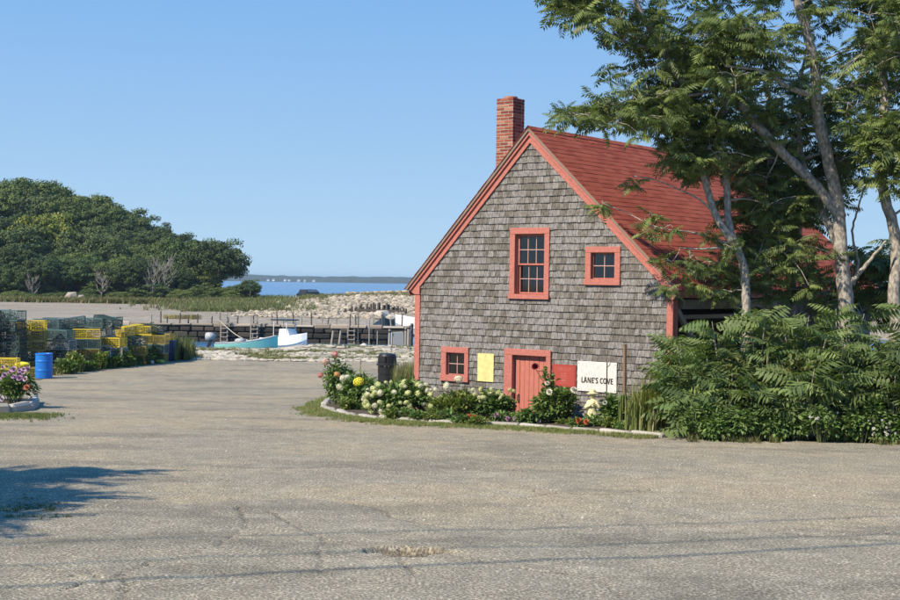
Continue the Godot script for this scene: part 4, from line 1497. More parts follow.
func build_wall_signs() -> void:
	var turn := deg_to_rad(HOUSE_TURN)
	var o := thing("yellow_notice_board", "blank pale yellow board on the shingle wall between window and door", "board", on_wall(1.945, 0.838, 0.03), turn)
	var m := MB.new()
	m.cbox(Vector3(0, 0.294, 0.012), Vector3(0.42, 0.588, 0.02), 0.004)
	part("panel", m.mesh(), o, M.yellow_board)
	for yy in [0.05, 0.54]:
		m = MB.new()
		m.lathe(Vector3(0, yy, 0.024), [Vector2(0.008, -0.004), Vector2(0.008, 0.0), Vector2(0.0, 0.004)], 8)
		part("nail", m.mesh(), o, M.iron)
	o = thing("red_sign_board", "dark red sign board with faded print beside the door", "sign", on_wall(3.90, 0.837, 0.03), turn)
	m = MB.new()
	m.cbox(Vector3(0, 0.228, 0.012), Vector3(0.575, 0.455, 0.022), 0.004)
	var rb := tex3(mat(Color(0.36, 0.055, 0.042), 0.6), noise_tex(0.02, grey(0.7), grey(1.0), 68, 256, 4), Vector3(2, 2, 2))
	part("panel", m.mesh(), o, rb)
	m = MB.new()
	var im := Image.create(128, 96, false, Image.FORMAT_RGBA8)
	im.fill(lin(0.36, 0.06, 0.046))
	var rg := rng(9)
	for r in [[24, 10, 86, 5], [34, 19, 66, 4], [44, 34, 40, 6], [46, 44, 36, 8], [44, 56, 42, 5], [50, 66, 30, 8], [40, 80, 54, 4]]:
		for k in 26:
			var rx: int = r[0] + rg.randi() % maxi(1, r[2] - 6)
			im.fill_rect(Rect2i(rx, r[1] + rg.randi() % 2, 2 + rg.randi() % 4, r[3] - 1), lin(0.42, 0.15, 0.12).lerp(lin(0.36, 0.07, 0.05), rg.randf()))
	m.quad(Vector3(-0.25, 0.03, 0.026), Vector3(0.25, 0.03, 0.026), Vector3(0.25, 0.43, 0.026), Vector3(-0.25, 0.43, 0.026))
	var pm := mat(Color(1, 1, 1), 0.65)
	pm.albedo_texture = ImageTexture.create_from_image(im)
	part("faded_print", m.mesh(), o, pm)
	o = thing("place_name_sign", "white sign board lettered LANE'S COVE on the shingle wall", "sign", on_wall(4.67, 0.79, 0.03), turn)
	m = MB.new()
	m.cbox(Vector3(0, 0.297, 0.015), Vector3(0.905, 0.595, 0.026), 0.005)
	part("panel", m.mesh(), o, M.white_board)
	for sx in [-0.42, 0.42]:
		for sy in [0.04, 0.55]:
			m = MB.new()
			m.lathe(Vector3.ZERO, [Vector2(0.009, -0.004), Vector2(0.009, 0.002), Vector2(0.0, 0.004)], 8)
			part("screw", m.mesh(), o, M.iron, Transform3D(Basis(Vector3.RIGHT, PI / 2), Vector3(sx, sy, 0.029)))
	var t := TextMesh.new()
	t.text = "LANE'S COVE"
	var f := SystemFont.new()
	f.font_names = PackedStringArray(["Droid Sans"])
	f.font_weight = 700
	t.font = f
	t.font_size = 64
	t.pixel_size = 0.0021
	t.depth = 0.006
	var tm := part("lettering", t, o, M.black_paint)
	var wd := t.get_aabb().size.x
	var ht := t.get_aabb().size.y
	var kx := 0.72 / maxf(wd, 0.01)
	var ky := 0.115 / maxf(ht, 0.01)
	tm.transform = Transform3D(Basis.from_scale(Vector3(kx, ky, 1)), Vector3(0.01, 0.225, 0.0325))

# ---------------------------------------------------------------- plants
var leaf_meshes := {}
var petal_mats := {}

func leaf_mesh(kind: String) -> ArrayMesh:
	if leaf_meshes.has(kind): return leaf_meshes[kind]
	var m := MB.new()
	if kind == "leaf":                 # pointed oval leaf along +z, folded on its midrib
		var p := [Vector3(0, 0, 0), Vector3(0.24, 0.06, 0.3), Vector3(0.2, 0.03, 0.68), Vector3(0, -0.1, 1.0), Vector3(-0.2, 0.03, 0.68), Vector3(-0.24, 0.06, 0.3)]
		var mid := Vector3(0, -0.02, 0.5)
		for i in 6: m.tri(mid, p[(i + 1) % 6], p[i])
	elif kind == "frond" or kind == "frond_b":             # pinnate leaf with drooping leaflets
		var rg := rng(51 if kind == "frond" else 52)
		var sag := 0.35 if kind == "frond" else 0.75
		var prev := Vector3.ZERO
		var pairs := 7
		for i in pairs + 1:
			var u := 0.16 + 0.84 * i / pairs
			var c := Vector3(0, 0.12 * sin(u * PI * 0.6) - sag * u * u * 0.62, u)
			m.quad(prev + Vector3(-0.007, 0, 0), prev + Vector3(0.007, 0, 0), c + Vector3(0.006, 0, 0), c + Vector3(-0.006, 0, 0), Color(1.5, 1.25, 0.9))
			prev = c
			for sd in [-1.0, 1.0]:
				var ll := 0.36 * (0.62 + 0.5 * sin(minf(u * 1.15, 1.0) * PI * 0.82)) * rg.randf_range(0.85, 1.12)
				if i == pairs: ll *= 0.8
				var fw := rg.randf_range(0.28, 0.5) if i < pairs else 0.9
				var dir := Vector3(sd * 0.9, (-0.42 if kind == "frond" else -0.85) + rg.randf_range(-0.25, 0.2), fw).normalized()
				var side := dir.cross(Vector3.UP).normalized()
				var tip := c + dir * ll + Vector3(0, -0.14 * ll, 0)
				var wd := 0.056 * rg.randf_range(0.85, 1.15)
				var a := c + dir * ll * 0.40 + side * wd + Vector3(0, -0.022, 0)
				var b := c + dir * ll * 0.40 - side * wd + Vector3(0, -0.022, 0)
				var t := rg.randf_range(0.82, 1.15)
				var col := Color(t, t, t)
				m.tri(c, a, tip, col); m.tri(c, tip, b, col)
	elif kind == "ball":               # round flower head of many small florets
		var rg := rng(53)
		for i in 90:
			var y := 1.0 - 2.0 * (i + 0.5) / 90.0
			var a := i * 2.39996
			var r := sqrt(1.0 - y * y)
			var nn := Vector3(cos(a) * r, y, sin(a) * r)
			var x := nn.cross(Vector3.UP if absf(nn.y) < 0.9 else Vector3.RIGHT).normalized().rotated(nn, rg.randf() * 3.0)
			var yy := nn.cross(x)
			var c := nn * rg.randf_range(0.84, 1.06)
			var s := 0.2
			var t := rg.randf_range(0.82, 1.08)
			m.quad(c - x * s, c - yy * s + nn * 0.05, c + x * s, c + yy * s + nn * 0.05, Color(t, t, t))
	elif kind == "bloom":              # many-petalled open bloom facing +z
		for ring in 4:
			for i in 11 - ring:
				var a := TAU * i / (11.0 - ring) + ring * 0.3
				var r := 1.0 - ring * 0.22
				var d := Vector3(cos(a), sin(a), 0)
				var s := Vector3(-sin(a), cos(a), 0) * 0.26 * (1.0 - ring * 0.12)
				var z := 0.12 + ring * 0.2
				m.quad(d * 0.05, d * r * 0.6 - s + Vector3(0, 0, z), d * r + Vector3(0, 0, z * 0.8), d * r * 0.6 + s + Vector3(0, 0, z), Color.WHITE * (1.0 - ring * 0.05))
	leaf_meshes[kind] = m.mesh()
	return leaf_meshes[kind]

func petals(c: Color) -> StandardMaterial3D:
	if not petal_mats.has(c):
		var m := mat(c, 0.6, 0.0, true)
		m.backlight_enabled = true
		m.backlight = Color(0.35, 0.35, 0.3)
		petal_mats[c] = m
	return petal_mats[c]

func bush(called: String, label: String, pos: Vector3, r: Vector3, count: int, size: float, cols: Array, s: int, flowers := [], group := "", upright := 0.0) -> Node3D:
	var rg := rng(s)
	var o := thing(called, label, "shrub" if called.contains("shrub") or called.contains("bush") else "plant", pos, 0, group)
	var st := MB.new()
	var tips := []
	for i in 12:
		var a := rg.randf() * TAU
		var q := Vector3(cos(a) * r.x * rg.randf_range(0.2, 0.85), r.y * rg.randf_range(0.7, 1.55), sin(a) * r.z * rg.randf_range(0.2, 0.85))
		st.tube([Vector3(q.x * 0.2, -0.05, q.z * 0.2), Vector3(q.x * 0.55, q.y * 0.55, q.z * 0.55), q], [0.012, 0.009, 0.005], 5)
		tips.append(q)
	part("stem", st.mesh(), o, petals(Color(0.10, 0.12, 0.05)))
	var xf := []
	var co := []
	var lumps := []
	for i in 16:
		var dd := Vector3(rg.randfn(), rg.randfn() * 0.7 + 0.2, rg.randfn()).normalized() * pow(rg.randf(), 0.4)
		lumps.append(Vector3(dd.x * r.x * 0.72, r.y + dd.y * r.y * 0.78, dd.z * r.z * 0.72))
	for i in int(count * 1.9):
		var c: Vector3 = lumps[rg.randi() % lumps.size()]
		var dir := Vector3(rg.randfn(), rg.randfn(), rg.randfn()).normalized()
		var p := c + dir * Vector3(r.x, r.y, r.z) * 0.42 * pow(rg.randf(), 0.45)
		if p.y < 0.02: p.y = rg.randf_range(0.02, 0.15)
		var out := (Vector3(p.x / r.x, (p.y - r.y) / r.y * 0.6 + upright, p.z / r.z) + Vector3(rg.randfn(), rg.randfn() * 0.7, rg.randfn()) * 0.5).normalized()
		var zdir := (out + Vector3(0, -0.2, 0)).normalized()
		var x := Vector3.UP.cross(zdir)
		if x.length() < 0.05: x = Vector3.RIGHT
		x = x.normalized().rotated(zdir, rg.randf_range(-0.7, 0.7))
		var k := size * rg.randf_range(0.65, 1.25)
		xf.append(Transform3D(Basis(x, zdir.cross(x), zdir).scaled_local(Vector3(k, k, k)), p))
		var cc: Color = cols[rg.randi() % cols.size()]
		co.append(cc * LEVELS[rg.randi() % 4])
	joined("foliage", [[leaf_mesh("leaf"), xf, co]], M.leaf, o)
	for f in flowers:                   # [offset, radius, colour, kind]
		var b := Basis.IDENTITY
		var fd: Vector3 = f[0]
		if f[3] == "bloom":
			var zd := Vector3(rg.randf_range(-0.5, 0.3), rg.randf_range(0.25, 0.7), 0.8).normalized()
			var x := Vector3.UP.cross(zd).normalized()
			b = Basis(x, zd.cross(x), zd)
		else:
			b = Basis.from_euler(Vector3(rg.randf() * 6, rg.randf() * 6, 0)) * Basis.from_scale(Vector3(1, 0.8, 1))
		part("flower_head", leaf_mesh(f[3]), o, petals(f[2]), Transform3D(b.scaled(Vector3.ONE * f[1]), fd))
		st = MB.new()
		st.tube([Vector3(fd.x * 0.6, maxf(fd.y - 0.3, 0.02), fd.z * 0.6), fd - Vector3(0, f[1] * 0.3, 0)], [0.007, 0.005], 5)
		part("flower_stalk", st.mesh(), o, petals(Color(0.10, 0.12, 0.05)))
	return o

func on_ground(px: float, py: float) -> Vector3:
	var q := on_slope(px, py)
	return Vector3(q.x, gy(q.x, q.y), q.y)

const GREENS := [Color(0.121, 0.200, 0.055), Color(0.156, 0.241, 0.073), Color(0.098, 0.166, 0.048), Color(0.178, 0.262, 0.086)]
const LIME := [Color(0.171, 0.235, 0.055), Color(0.212, 0.258, 0.066), Color(0.131, 0.202, 0.050), Color(0.242, 0.258, 0.088)]

func build_bed() -> void:
	var rg := rng(700)
	# --- kerb of pale stones
	var path := []
	for p in [[664, 437.5], [600, 432.5], [520, 427.5], [460, 425], [400, 421.5], [360, 417.5], [338, 413.5], [323, 408], [327, 402], [340, 396]]:
		path.append(on_ground(p[0], p[1]))
	var kerb := thing("stone_kerb", "low pale stone kerb edging the flower bed by the house", "kerb", Vector3.ZERO)
	for i in path.size() - 1:
		var a: Vector3 = path[i]
		var b: Vector3 = path[i + 1]
		var l := a.distance_to(b)
		var ns := maxi(1, int(l / 0.55))
		for j in ns:
			var m := MB.new()
			var c := a.lerp(b, (j + 0.5) / ns)
			var dir := (b - a).normalized()
			var ang := atan2(dir.x, dir.z) - PI / 2
			m.cbox(c + Vector3(0, -0.012 + rg.randf_range(-0.015, 0.015), 0), Vector3(l / ns - 0.025, 0.16 + rg.randf_range(-0.02, 0.03), 0.14 + rg.randf_range(-0.02, 0.04)), 0.03, Color.WHITE, Basis.from_euler(Vector3(rg.randf_range(-0.05, 0.05), ang + rg.randf_range(-0.05, 0.05), rg.randf_range(-0.04, 0.04))))
			part("kerb_stone", m.mesh(), kerb, M.kerb[rg.randi() % 3])
	# --- soil
	var m := MB.new()
	var back := [on_wall(HW - 0.1, 0, 0.03), on_wall(5.0, 0, 0.03), on_wall(3.4, 0, 0.03), on_wall(2.4, 0, 0.03), on_wall(1.2, 0, 0.03), on_wall(0.4, 0, 0.03), on_wall(0.0, 0, 0.03), on_wall(-0.3, 0, 0.0), on_wall(-0.6, 0, -0.4), on_wall(-0.9, 0, -1.0)]
	for i in path.size() - 1:
		var lift := Vector3(0, 0.055, 0)
		var b0 := Vector3(back[i].x, gy(back[i].x, back[i].z) + 0.055, back[i].z)
		var b1 := Vector3(back[i + 1].x, gy(back[i + 1].x, back[i + 1].z) + 0.055, back[i + 1].z)
		m.quad(path[i + 1] + lift, path[i] + lift, b0, b1)
	tag(part("flower_bed_soil", m.mesh(), self, M.soil), "dark soil of the flower bed along the house", "soil", "", "structure")
	# --- verge of mown grass outside the kerb
	var places := []
	for i in path.size() - 1:
		var a: Vector3 = path[i]
		var b: Vector3 = path[i + 1]
		var dir := (b - a).normalized()
		var out := Vector3(-dir.z, 0, dir.x)
		if out.z < 0 and absf(out.z) > 0.3: out = -out
		if i >= 6: out = Vector3(-1, 0, 0.3).normalized()
		var wide: float = [0.55, 0.8, 1.0, 0.95, 0.9, 0.9, 0.6, 0.35, 0.25][i]
		for k in int(a.distance_to(b) * wide * 620):
			var t := rg.randf()
			var e := absf(rg.randfn()) * 0.42 + 0.04
			if e > 1.15: continue
			var q := a.lerp(b, t) + out * (0.10 + e * wide)
			if noise2.get_noise_2d(q.x * 30, q.z * 30) > 0.22 and rg.randf() < 0.8: continue
			places.append(Vector3(q.x, gy(q.x, q.z) - 0.005, q.z))
	tufts("grass", "strip of short green grass in front of the stone kerb", places, Vector2(0.04, 0.10), 1.2, [Color(0.20, 0.25, 0.075), Color(0.25, 0.28, 0.09), Color(0.31, 0.28, 0.13), Color(0.16, 0.21, 0.06)], 71)
	# --- planting, from the seaward corner of the bed to the thicket
	var lime := Color(0.62, 0.66, 0.30)
	var cream := Color(0.72, 0.70, 0.52)
	var F := []
	F = [[Vector3(-0.05, 1.22, 0.1), 0.085, Color(0.60, 0.22, 0.22), "ball"], [Vector3(-0.26, 1.05, 0.12), 0.095, Color(0.70, 0.42, 0.36), "ball"], [Vector3(-0.38, 0.74, 0.1), 0.075, Color(0.60, 0.18, 0.15), "ball"], [Vector3(0.02, 0.78, 0.3), 0.08, Color(0.68, 0.36, 0.15), "ball"], [Vector3(0.24, 0.70, 0.32), 0.10, Color(0.76, 0.73, 0.62), "ball"]]
	bush("dahlia_bush", "tall bush with pink and orange blooms at the bed's seaward corner", on_ground(337, 407), Vector3(0.45, 0.62, 0.4), 900, 0.10, GREENS, 801, F)
	F = [[Vector3(0.0, 0.66, 0.3), 0.125, Color(0.80, 0.70, 0.05), "ball"], [Vector3(-0.42, 0.52, 0.25), 0.08, cream, "ball"], [Vector3(-0.36, 0.72, 0.22), 0.08, cream, "ball"]]
	bush("dahlia_bush", "leafy bush with one large yellow bloom behind the stone kerb", on_ground(359, 410), Vector3(0.5, 0.42, 0.4), 900, 0.11, GREENS, 802, F)
	F = []
	for i in 64:
		var u := Vector3(rg.randfn(), rg.randfn() * 0.9 + 0.25, absf(rg.randfn()) + 0.1).normalized()
		F.append([Vector3(u.x * 0.82, maxf(0.35 + u.y * 0.40, 0.08), u.z * 0.5), rg.randf_range(0.045, 0.075), lime if rg.randf() < 0.6 else cream, "ball"])
	bush("hydrangea_bush", "wide hydrangea bush covered in round lime flower heads", on_ground(403, 417), Vector3(0.86, 0.35, 0.5), 2000, 0.12, GREENS, 803, F)
	F = [[Vector3(-0.12, 0.68, 0.0), 0.085, cream, "ball"], [Vector3(0.12, 0.82, 0.0), 0.095, cream, "ball"], [Vector3(-0.42, 0.3, 0.25), 0.06, lime, "ball"]]
	bush("perennial_plant", "yellow-green leafy plant with two tall round cream heads below the low window", on_ground(452, 420.5), Vector3(0.55, 0.27, 0.3), 1000, 0.12, LIME, 804, F, "", 0.5)
	F = []
	for i in 26:
		F.append([Vector3(rg.randf_range(-0.42, 0.42), rg.randf_range(0.36, 0.66), rg.randf_range(0.0, 0.3)), rg.randf_range(0.04, 0.065), Color(0.56, 0.58, 0.26) if rg.randf() < 0.6 else Color(0.60, 0.62, 0.36), "ball"])
	bush("sedum_plant", "plant with flat pale green flower heads beside the red door", on_ground(493, 421), Vector3(0.48, 0.30, 0.32), 1100, 0.10, GREENS, 805, F, "", 0.3)
	F = []
	for i in 9: F.append([Vector3(rg.randf_range(-0.2, 0.2), rg.randf_range(0.06, 0.16), rg.randf_range(0.0, 0.14)), 0.045, Color(0.72, 0.11, 0.06), "bloom"])
	bush("begonia_plant", "low clump of red-orange begonias at the kerb below the low window", on_ground(470, 423.5), Vector3(0.22, 0.09, 0.14), 160, 0.07, GREENS, 806, F)
	F = [[Vector3(-0.1, 0.18, 0.08), 0.06, Color(0.66, 0.36, 0.56), "bloom"], [Vector3(0.12, 0.12, 0.1), 0.05, Color(0.62, 0.34, 0.55), "bloom"], [Vector3(0.26, 0.12, 0.08), 0.055, Color(0.60, 0.40, 0.58), "bloom"]]
	bush("petunia_plant", "low plant with mauve blooms at the kerb beside the pale sedum", on_ground(501, 424.5), Vector3(0.26, 0.12, 0.14), 220, 0.07, GREENS, 807, F)
	F = [[Vector3(-0.18, 0.12, 0.1), 0.06, Color(0.70, 0.44, 0.42), "bloom"], [Vector3(0.0, 0.15, 0.12), 0.06, Color(0.70, 0.42, 0.40), "bloom"], [Vector3(0.17, 0.11, 0.1), 0.055, Color(0.74, 0.5, 0.46), "bloom"]]
	bush("geranium_plant", "low plant with pale pink blooms in front of the red door", on_ground(529, 426), Vector3(0.34, 0.17, 0.2), 420, 0.09, GREENS, 808, F)
	F = [[Vector3(-0.42, 1.12, 0.1), 0.085, Color(0.12, 0.004, 0.010), "bloom"], [Vector3(-0.16, 0.66, 0.3), 0.065, Color(0.78, 0.76, 0.66), "bloom"], [Vector3(0.30, 0.70, 0.3), 0.08, Color(0.78, 0.76, 0.66), "bloom"], [Vector3(-0.2, 0.82, 0.25), 0.05, Color(0.7, 0.70, 0.55), "bloom"]]
	bush("rose_bush", "tall rose bush with white blooms and one dark red rose by the door", on_ground(556, 425.5), Vector3(0.46, 0.36, 0.34), 1300, 0.105, LIME + GREENS, 809, F)
	bush("rose_bush", "slender upright rose shoot leaning against the red door", on_ground(547, 423), Vector3(0.2, 0.52, 0.18), 420, 0.10, GREENS, 810, [])
	F = [[Vector3(-0.04, 0.17, 0.1), 0.07, Color(0.74, 0.20, 0.08), "bloom"], [Vector3(0.1, 0.15, 0.1), 0.06, Color(0.74, 0.22, 0.10), "bloom"]]
	bush("geranium_plant", "low plant with orange blooms at the cream statue's foot", on_ground(580, 429.5), Vector3(0.2, 0.11, 0.14), 180, 0.08, GREENS, 811, F)
	F = [[Vector3(-0.2, 0.5, 0.2), 0.05, Color(0.45, 0.5, 0.4), "bloom"], [Vector3(0.2, 0.32, 0.25), 0.05, Color(0.7, 0.7, 0.3), "bloom"]]
	bush("leafy_plant", "loose leafy plant between the cream statue and the wooden post", on_ground(614, 429), Vector3(0.24, 0.34, 0.24), 480, 0.12, GREENS, 812, F, "", 0.3)
	bush("leafy_plant", "yellow-green plant between the wooden post and the tall grass", on_ground(634, 430), Vector3(0.2, 0.30, 0.2), 320, 0.11, LIME, 813, [], "", 0.3)
	# low filler between the larger plants
	for k in 22:
		var fx := lerpf(345, 655, k / 21.0)
		var fy := lerpf(412.5, 434.0, k / 21.0) + (5.0 if fx > 380 and fx < 480 else 0.0) + rg.randf_range(-1.5, 0.5)
		bush("ground_cover_plant", "low leafy filler plant along the inside of the stone kerb", on_ground(fx, fy), Vector3(0.24, rg.randf_range(0.07, 0.15), 0.17), 170, 0.075, LIME if k % 3 == 0 else GREENS, 830 + k, [], "low filler plants in the flower bed", 0.4)
	# tall ornamental grass
	var blades := []
	var c := on_ground(651, 433)
	for i in 260: blades.append(c + Vector3(rg.randfn() * 0.16, -0.02, rg.randfn() * 0.12))
	var tg := thing("tall_grass_clump", "tall pale green grass clump between the house and the thicket", "grass", c)
	var xf := []
	var co := []
	for p in blades:
		var hh := rg.randf_range(0.6, 1.15)
		xf.append(Transform3D(Basis(Vector3.UP, rg.randf() * TAU).scaled(Vector3(hh * 0.26, hh, hh * 0.26)), p - c))
		co.append([Color(0.25, 0.28, 0.10), Color(0.33, 0.32, 0.15), Color(0.19, 0.24, 0.08)][rg.randi() % 3])
	joined("blades", [[grass_tuft(), xf, co]], M.leaf, tg)
	# tall weeds beyond the house corner, by the bin
	var wp := []
	for i in 800:
		var q := Vector2(-0.8 - rg.randf() * 0.5, -33.0 - rg.randf() * 4.0)
		wp.append(Vector3(q.x, gy(q.x, q.y), q.y))
	tufts("tall_grass", "tall pale grass growing at the seaward corner of the house", wp, Vector2(0.5, 1.15), 0.35, [Color(0.17, 0.19, 0.07), Color(0.22, 0.21, 0.10)], 72)
	build_statue()
	# --- posts
	var pp := on_ground(624, 428)
	var o := thing("wooden_post", "slim brown wooden post in front of the white sign's edge", "post", pp)
	m = MB.new()
	m.cbox(Vector3(0, 0.72, 0), Vector3(0.055, 1.64, 0.055), 0.008, Color.WHITE, Basis.from_euler(Vector3(0, 0.5, 0.012)))
	part("shaft", m.mesh(), o, M.post)
	m = MB.new()
	m.box(Vector3(-0.012, 1.55, 0), Vector3(0.06, 0.02, 0.06), Color.WHITE, Basis(Vector3.UP, 0.5))
	part("cap", m.mesh(), o, M.post)
	var sp := on_ground(606, 426)
	o = thing("garden_stake", "thin dark iron stake standing in front of the white sign", "stake", sp)
	m = MB.new()
	m.tube([Vector3(0, -0.05, 0), Vector3(0, 1.22, 0)], [0.013, 0.012], 6)
	part("shaft", m.mesh(), o, M.iron)
	m = MB.new()
	m.tube([Vector3(0, 1.12, 0), Vector3(0.05, 1.16, 0), Vector3(0.06, 1.2, 0)], [0.008, 0.008, 0.008], 5)
	part("hook", m.mesh(), o, M.iron)
	sp = on_ground(360, 402)
	o = thing("garden_stake", "thin rusty stake standing behind the yellow bloom", "stake", sp)
	m = MB.new()
	m.tube([Vector3(0, -0.05, 0), Vector3(0, 1.05, 0)], [0.014, 0.012], 6)
	part("shaft", m.mesh(), o, M.post)
	m = MB.new()
	m.tube([Vector3(0, 0.9, 0), Vector3(0.02, 0.93, 0.03)], [0.012, 0.008], 5)
	part("tie", m.mesh(), o, M.rope)

# smooth union of tapered capsules, meshed as surface nets
func capsule(p: Vector3, a: Vector3, b: Vector3, ra: float, rb: float) -> float:
	var ab := b - a
	var t := clampf((p - a).dot(ab) / maxf(ab.length_squared(), 1e-9), 0, 1)
	return p.distance_to(a + ab * t) - lerpf(ra, rb, t)

func nets(bones: Array, lo: Vector3, hi: Vector3, cell: float, k: float) -> ArrayMesh:
	var n := Vector3i(((hi - lo) / cell).ceil()) + Vector3i.ONE
	var f := PackedFloat32Array()
	f.resize(n.x * n.y * n.z)
	for z in n.z:
		for y in n.y:
			for x in n.x:
				var p := lo + Vector3(x, y, z) * cell
				var d := 1.0
				for b in bones:
					var e := capsule(p, b[0], b[1], b[2], b[3])
					var h := clampf(0.5 + 0.5 * (d - e) / k, 0, 1)
					d = lerpf(d, e, h) - k * h * (1.0 - h)
				f[x + n.x * (y + n.y * z)] = d
	var m := MB.new()
	var id := {}
	var offs := [0, 1, n.x, n.x + 1, n.x * n.y, n.x * n.y + 1, n.x * n.y + n.x, n.x * n.y + n.x + 1]
	for z in n.z - 1:
		for y in n.y - 1:
			for x in n.x - 1:
				var i0 := x + n.x * (y + n.y * z)
				var neg := 0
				for o in offs:
					if f[i0 + o] < 0: neg += 1
				if neg == 0 or neg == 8: continue
				var acc := Vector3.ZERO
				var cnt := 0
				for e in [[0, 1], [2, 3], [4, 5], [6, 7], [0, 2], [1, 3], [4, 6], [5, 7], [0, 4], [1, 5], [2, 6], [3, 7]]:
					var fa := f[i0 + offs[e[0]]]
					var fb := f[i0 + offs[e[1]]]
					if (fa < 0) == (fb < 0): continue
					var t := fa / (fa - fb)
					var pa := Vector3(e[0] & 1, (e[0] >> 1) & 1, e[0] >> 2)
					var pb := Vector3(e[1] & 1, (e[1] >> 1) & 1, e[1] >> 2)
					acc += pa.lerp(pb, t)
					cnt += 1
				var g := Vector3(f[i0 + 1] - f[i0], f[i0 + n.x] - f[i0], f[i0 + n.x * n.y] - f[i0]).normalized()
				id[i0] = m.vert(lo + (Vector3(x, y, z) + acc / cnt) * cell, g, Color.WHITE)
	var st := [1, n.x, n.x * n.y]
	for z in range(1, n.z - 1):
		for y in range(1, n.y - 1):
			for x in range(1, n.x - 1):
				var i0 := x + n.x * (y + n.y * z)
				for ax in 3:
					var fa := f[i0]
					var fb := f[i0 + st[ax]]
					if (fa < 0) == (fb < 0): continue
					var u: int = st[(ax + 1) % 3]
					var w: int = st[(ax + 2) % 3]
					var q := [i0, i0 - u, i0 - u - w, i0 - w]
					if not (id.has(q[0]) and id.has(q[1]) and id.has(q[2]) and id.has(q[3])): continue
					if fa < 0: m.ix.append_array(PackedInt32Array([id[q[0]], id[q[2]], id[q[1]], id[q[0]], id[q[3]], id[q[2]]]))
					else: m.ix.append_array(PackedInt32Array([id[q[0]], id[q[1]], id[q[2]], id[q[0]], id[q[2]], id[q[3]]]))
	return m.mesh()

func build_statue() -> void:
	var p := on_ground(592, 428.5)
	var o := thing("garden_statue", "cream painted statue of a standing child with hat in the flower bed", "statue", p, deg_to_rad(-20))
	var V := func(x: float, y: float, z: float) -> Vector3: return Vector3(x, y, z)
	var b := [
		[V.call(0, 0.25, 0), V.call(0, 0.40, 0), 0.075, 0.072], [V.call(-0.02, 0.45, 0), V.call(0.02, 0.50, 0), 0.068, 0.055], [V.call(0, 0.52, 0), V.call(0, 0.57, 0.01), 0.03, 0.03],
		[V.call(0, 0.62, 0.01), V.call(0, 0.645, 0.01), 0.058, 0.055], [V.call(0, 0.62, 0.06), V.call(0, 0.61, 0.07), 0.014, 0.012],
		[V.call(-0.07, 0.49, 0), V.call(-0.115, 0.39, 0.02), 0.035, 0.03], [V.call(-0.115, 0.39, 0.02), V.call(-0.02, 0.43, 0.10), 0.03, 0.022],
		[V.call(0.07, 0.49, 0), V.call(0.12, 0.40, 0.02), 0.035, 0.03], [V.call(0.12, 0.40, 0.02), V.call(0.04, 0.46, 0.10), 0.03, 0.022],
		[V.call(-0.035, 0.27, 0), V.call(-0.05, 0.15, 0.05), 0.058, 0.042], [V.call(-0.05, 0.15, 0.05), V.call(0.0, 0.05, 0.0), 0.042, 0.03],
		[V.call(0.035, 0.27, 0), V.call(0.045, 0.14, 0.01), 0.058, 0.044], [V.call(0.045, 0.14, 0.01), V.call(0.045, 0.02, 0), 0.042, 0.03],
		[V.call(0.045, 0.02, 0), V.call(0.055, 0.015, 0.06), 0.03, 0.024], [V.call(0.0, 0.03, 0.0), V.call(-0.01, 0.02, 0.06), 0.03, 0.024]]
	part("figure", nets(b, Vector3(-0.2, -0.03, -0.13), Vector3(0.2, 0.74, 0.17), 0.011, 0.022), o, M.statue)
	var m := MB.new()
	m.lathe(Vector3(0, 0.655, 0.01), [Vector2(0.0, -0.005), Vector2(0.105, -0.012), Vector2(0.108, 0.0), Vector2(0.062, 0.012), Vector2(0.056, 0.05), Vector2(0.035, 0.07), Vector2(0, 0.072)], 18)
	part("hat", m.mesh(), o, M.statue)
	m = MB.new()
	m.tube([Vector3(-0.03, 0.43, 0.11), Vector3(0.07, 0.50, 0.12)], [0.009, 0.009], 7)
	part("flute", m.mesh(), o, M.statue)
	m = MB.new()
	m.cbox(Vector3(0.015, -0.02, 0.01), Vector3(0.22, 0.09, 0.2), 0.015)
	part("plinth", m.mesh(), o, M.concrete)

# ---------------------------------------------------------------- trees with pinnate leaves
func frond_at(xf: Array, co: Array, p: Vector3, dir: Vector3, size: float, rg: RandomNumberGenerator, cols: Array) -> void:
	var z := dir.normalized()
	var x := Vector3.UP.cross(z)
	if x.length() < 0.1: x = Vector3.RIGHT.cross(z)
	x = x.normalized().rotated(z, rg.randf_range(-0.9, 0.9))
	xf.append(Transform3D(Basis(x, z.cross(x), z).scaled_local(Vector3.ONE * size), p))
	var c: Color = cols[rg.randi() % cols.size()]
	co.append(c * LEVELS[rg.randi() % 4])

func smooth_line(pts: Array, n: int) -> Array:
	var c := Curve3D.new()
	for i in pts.size():
		var t: Vector3 = (pts[mini(i + 1, pts.size() - 1)] - pts[maxi(i - 1, 0)]) * 0.22
		c.add_point(pts[i], -t, t)
	var o := []
	var l := c.get_baked_length()
	for i in n + 1: o.append(c.sample_baked(l * i / n, true))
	return o

